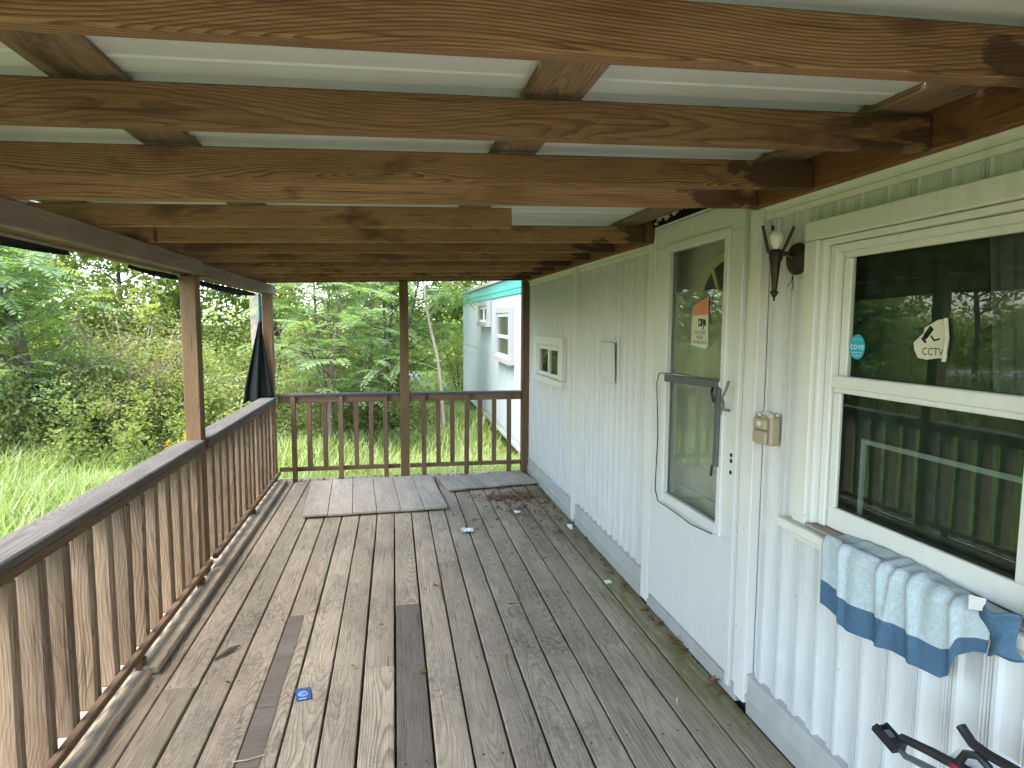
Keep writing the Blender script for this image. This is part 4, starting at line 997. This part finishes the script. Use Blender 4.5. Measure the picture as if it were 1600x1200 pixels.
# leaf litter (stuff)
def litter():
    rg = np.random.default_rng(71)
    def cl(n, x, y, sx, sy): return np.stack([rg.normal(x, sx, n), rg.normal(y, sy, n)], 1)
    P = np.concatenate([cl(120, 1.03, 5.50, .17, .24), cl(120, 1.00, 5.72, .13, .08), cl(110, 1.22, 5.75, .08, .12), cl(70, 1.28, 5.2, .08, .28), cl(26, 1.18, 4.75, .15, .25), cl(26, .68, 5.05, .17, .3), np.stack([rg.uniform(1.36, 1.42, 90), rg.uniform(3.4, 6.5, 90)], 1), np.stack([rg.uniform(-1.0, 1.3, 60), rg.uniform(6.60, 6.76, 60)], 1), np.stack([rg.uniform(1.38, 1.415, 40), rg.uniform(2.4, 3.3, 40)], 1), np.stack([rg.uniform(-1., 1.3, 26), rg.uniform(2.4, 6.3, 26)], 1)])
    P = P[(P[:, 0] < 1.42) & (P[:, 0] > -1.05)]; n = len(P)
    pos = np.stack([P[:, 0], P[:, 1], rg.uniform(.004, .018, n)], 1)
    a = rg.uniform(0, 6.28, n); d = norm(np.stack([np.cos(a), np.sin(a), rg.normal(size=n)*.25], 1)); s = norm(np.cross(d, np.array([0, 0, 1.])+rg.normal(size=(n, 3))*.3))
    L = rg.uniform(.02, .062, n)
    V = leaf_quads(pos, d, s, L, L*rg.uniform(.35, .7, n))
    m = 160; c = np.stack([rg.normal(.98, .10, m), rg.normal(5.70, .045, m), rg.uniform(.004, .03, m)], 1); a = rg.normal(0, .5, m); d = np.stack([np.cos(a), np.sin(a), rg.normal(size=m)*.1], 1)
    V = np.concatenate([V, leaf_quads(c, d, np.stack([-d[:, 1], d[:, 0], d[:, 2]*0], 1), rg.uniform(.05, .12, m), np.full(m, .004))])
    return npmesh('litter', V, quads_for(len(V)//4), 'dryleaf')
tag(put('dead_leaves', litter()), 'brown dead leaves strewn over the far deck by the wall', 'leaves', None, 'stuff')

# ------------------------------------------------------------------ shade net at the corner post and tarp rags
def shade_net():
    V = []; F = []; nu, nv = 26, 30
    for j in range(nv+1):
        t = j/nv; z = 1.905 - t*1.03
        k = t**1.5
        x0 = -1.302 - .23*max(0, t-.25)**1.0; x1 = -1.278 + .16*max(0, t-.35)**1.1
        for i in range(nu+1):
            u = i/nu
            x = x0 + (x1-x0)*u; y = 6.615 - .06*math.sin(u*math.pi)*t - .030*math.sin(u*13+t*2)*t - .012*math.sin(u*29)*t
            V.append((x, y, z + .015*math.sin(u*9)*t - (.055*(1-u) if t > .9 else 0)))
    for j in range(nv):
        for i in range(nu): a = j*(nu+1)+i; F.append((a, a+1, a+nu+2, a+nu+1))
    fm = [1 if j < 8 else 0 for j in range(nv) for i in range(nu)]
    o = put('shade_net', mesh('shade_net', V, F, ['tarp', 'bluetarp'], fm, True)); s = o.modifiers.new('t', 'SOLIDIFY'); s.thickness = .003
    tag(o, 'dark green shade net gathered and hanging at the corner post', 'netting')
shade_net()
def rag(y0, y1, zt, sag, name, label):
    V = []; F = []; n = 18
    for i in range(n+1):
        u = i/n; y = y0 + (y1-y0)*u; zb = zt - .015 - sag*math.sin(u*math.pi)**.7
        for j in range(4): t = j/3; V.append((-1.312 - .01*math.sin(t*3+u*7), y, zt + (zb-zt)*t))
    for i in range(n):
        for j in range(3): a = i*4+j; F.append((a, a+1, a+5, a+4))
    o = put(name, mesh(name, V, F, 'tarp', None, True)); s = o.modifiers.new('t', 'SOLIDIFY'); s.thickness = .003
    tag(o, label, 'tarp')
rag(4.40, 6.55, 1.905, .035, 'tarp_rag', 'dark tarp rag sagging under the header between the two left posts')
rag(3.55, 4.30, 1.90, .016, 'tarp_rag', 'short dark tarp rag under the header just before the mid post')
rag(1.2, 2.95, 1.90, .022, 'tarp_rag', 'long dark tarp rag under the header at the far left')

# ------------------------------------------------------------------ neighbouring trailer
nb = thing('neighbour_trailer', 'pale blue white trailer with a teal roof band beyond the end railing', 'trailer', (1.9, 12, -.3))
NX, NY0, NY1, NZ0, NZ1 = 1.9, 8.3, 17.6, -.33, 2.10
def tz(y): return .012*(y-9.4)
def nslab(name, xr, yr, z_, mat, parent, segs=1):
    mb = MB(); n = max(1, segs)
    for k in range(n):
        a = yr[0]+(yr[1]-yr[0])*k/n; b = yr[0]+(yr[1]-yr[0])*(k+1)/n
        v = [(x, y, z+tz(y)) for x in xr for y in (a, b) for z in z_]
        mb.add(v, [(0, 1, 3, 2), (4, 6, 7, 5), (0, 4, 5, 1), (2, 3, 7, 6), (0, 2, 6, 4), (1, 5, 7, 3)], mat)
    return mb.obj(name, parent)
# ribbed wall as separate sheets
y = NY0
while y < NY1-.01:
    y2 = min(y+1.2, NY1); v = []; f = []
    n = 16
    for i in range(n+1):
        yy = y + (y2-.004-y)*i/n; h = .010 if i % 4 in (1, 2) else 0
        v += [(NX-h, yy, NZ0+tz(yy)), (NX-h, yy, NZ1+tz(yy))]
    f = [(2*i, 2*i+1, 2*i+3, 2*i+2) for i in range(n)]
    put('wall_sheet', mesh('wall_sheet', v, f, 'neigh'), nb); y = y2
nslab('body', (NX+.012, NX+3.0), (NY0, NY1), (NZ0+.01, 2.34), 'neigh', nb)
for k in range(3): nslab('teal_band', (NX-.022-.006*(k == 1), NX+.011), (NY0-.01, NY1+.01), (2.102+k*.088, 2.102+k*.088+.085), 'neighband', nb)
nslab('roof', (NX-.05, NX+3.05), (NY0-.05, NY1+.05), (2.368, 2.43), 'neighframe', nb)
nslab('lower_trim', (NX-.016, NX+.01), (NY0, NY1), (NZ0-.02, NZ0+.03), 'neighframe', nb); nslab('lower_trim', (NX-.014, NX-.0105), (NY0, NY1), (NZ0+.12, NZ0+.15), 'neighframe', nb)
for yy in (9.5, 11.5, 13.5, 15.5): board('pier', (NX+.2, NX+.55), (yy, yy+.4), (GZ, NZ0), 'bark', nb, 'z', .01)
def nwin(ya, yb, za, zb, split):
    w_ = nslab('window', (NX-.09, NX-.012), (ya, yb), (zb-.09, zb), 'neighframe', nb)
    for a, b in ((ya, ya+.13), (yb-.13, yb)): nslab('frame', (NX-.088, NX-.012), (a, b), (za+.09, zb-.091), 'neighframe', w_)
    nslab('sill', (NX-.11, NX-.012), (ya-.04, yb+.04), (za, za+.089), 'neighframe', w_)
    nslab('pane', (NX-.050, NX-.045), (ya+.131, yb-.131), (za+.091, zb-.092), 'darkglass', w_)
    if split == 'h': nslab('sash_bar', (NX-.066, NX-.051), (ya+.131, yb-.131), ((za+zb)/2-.05, (za+zb)/2+.0), 'white', w_)
    else: nslab('sash_bar', (NX-.066, NX-.051), ((ya+yb)/2-.04, (ya+yb)/2+.04), (za+.091, zb-.092), 'white', w_)
    nslab('sash_bar', (NX-.065, NX-.052), (ya+.132, yb-.132), (za+.092, za+.14), 'white', w_); nslab('sash_bar', (NX-.065, NX-.052), (ya+.132, yb-.132), (zb-.15, zb-.093), 'white', w_)
nwin(9.95, 11.4, .97, 1.90, 'h'); nwin(12.4, 13.8, 1.55, 2.06, 'v')
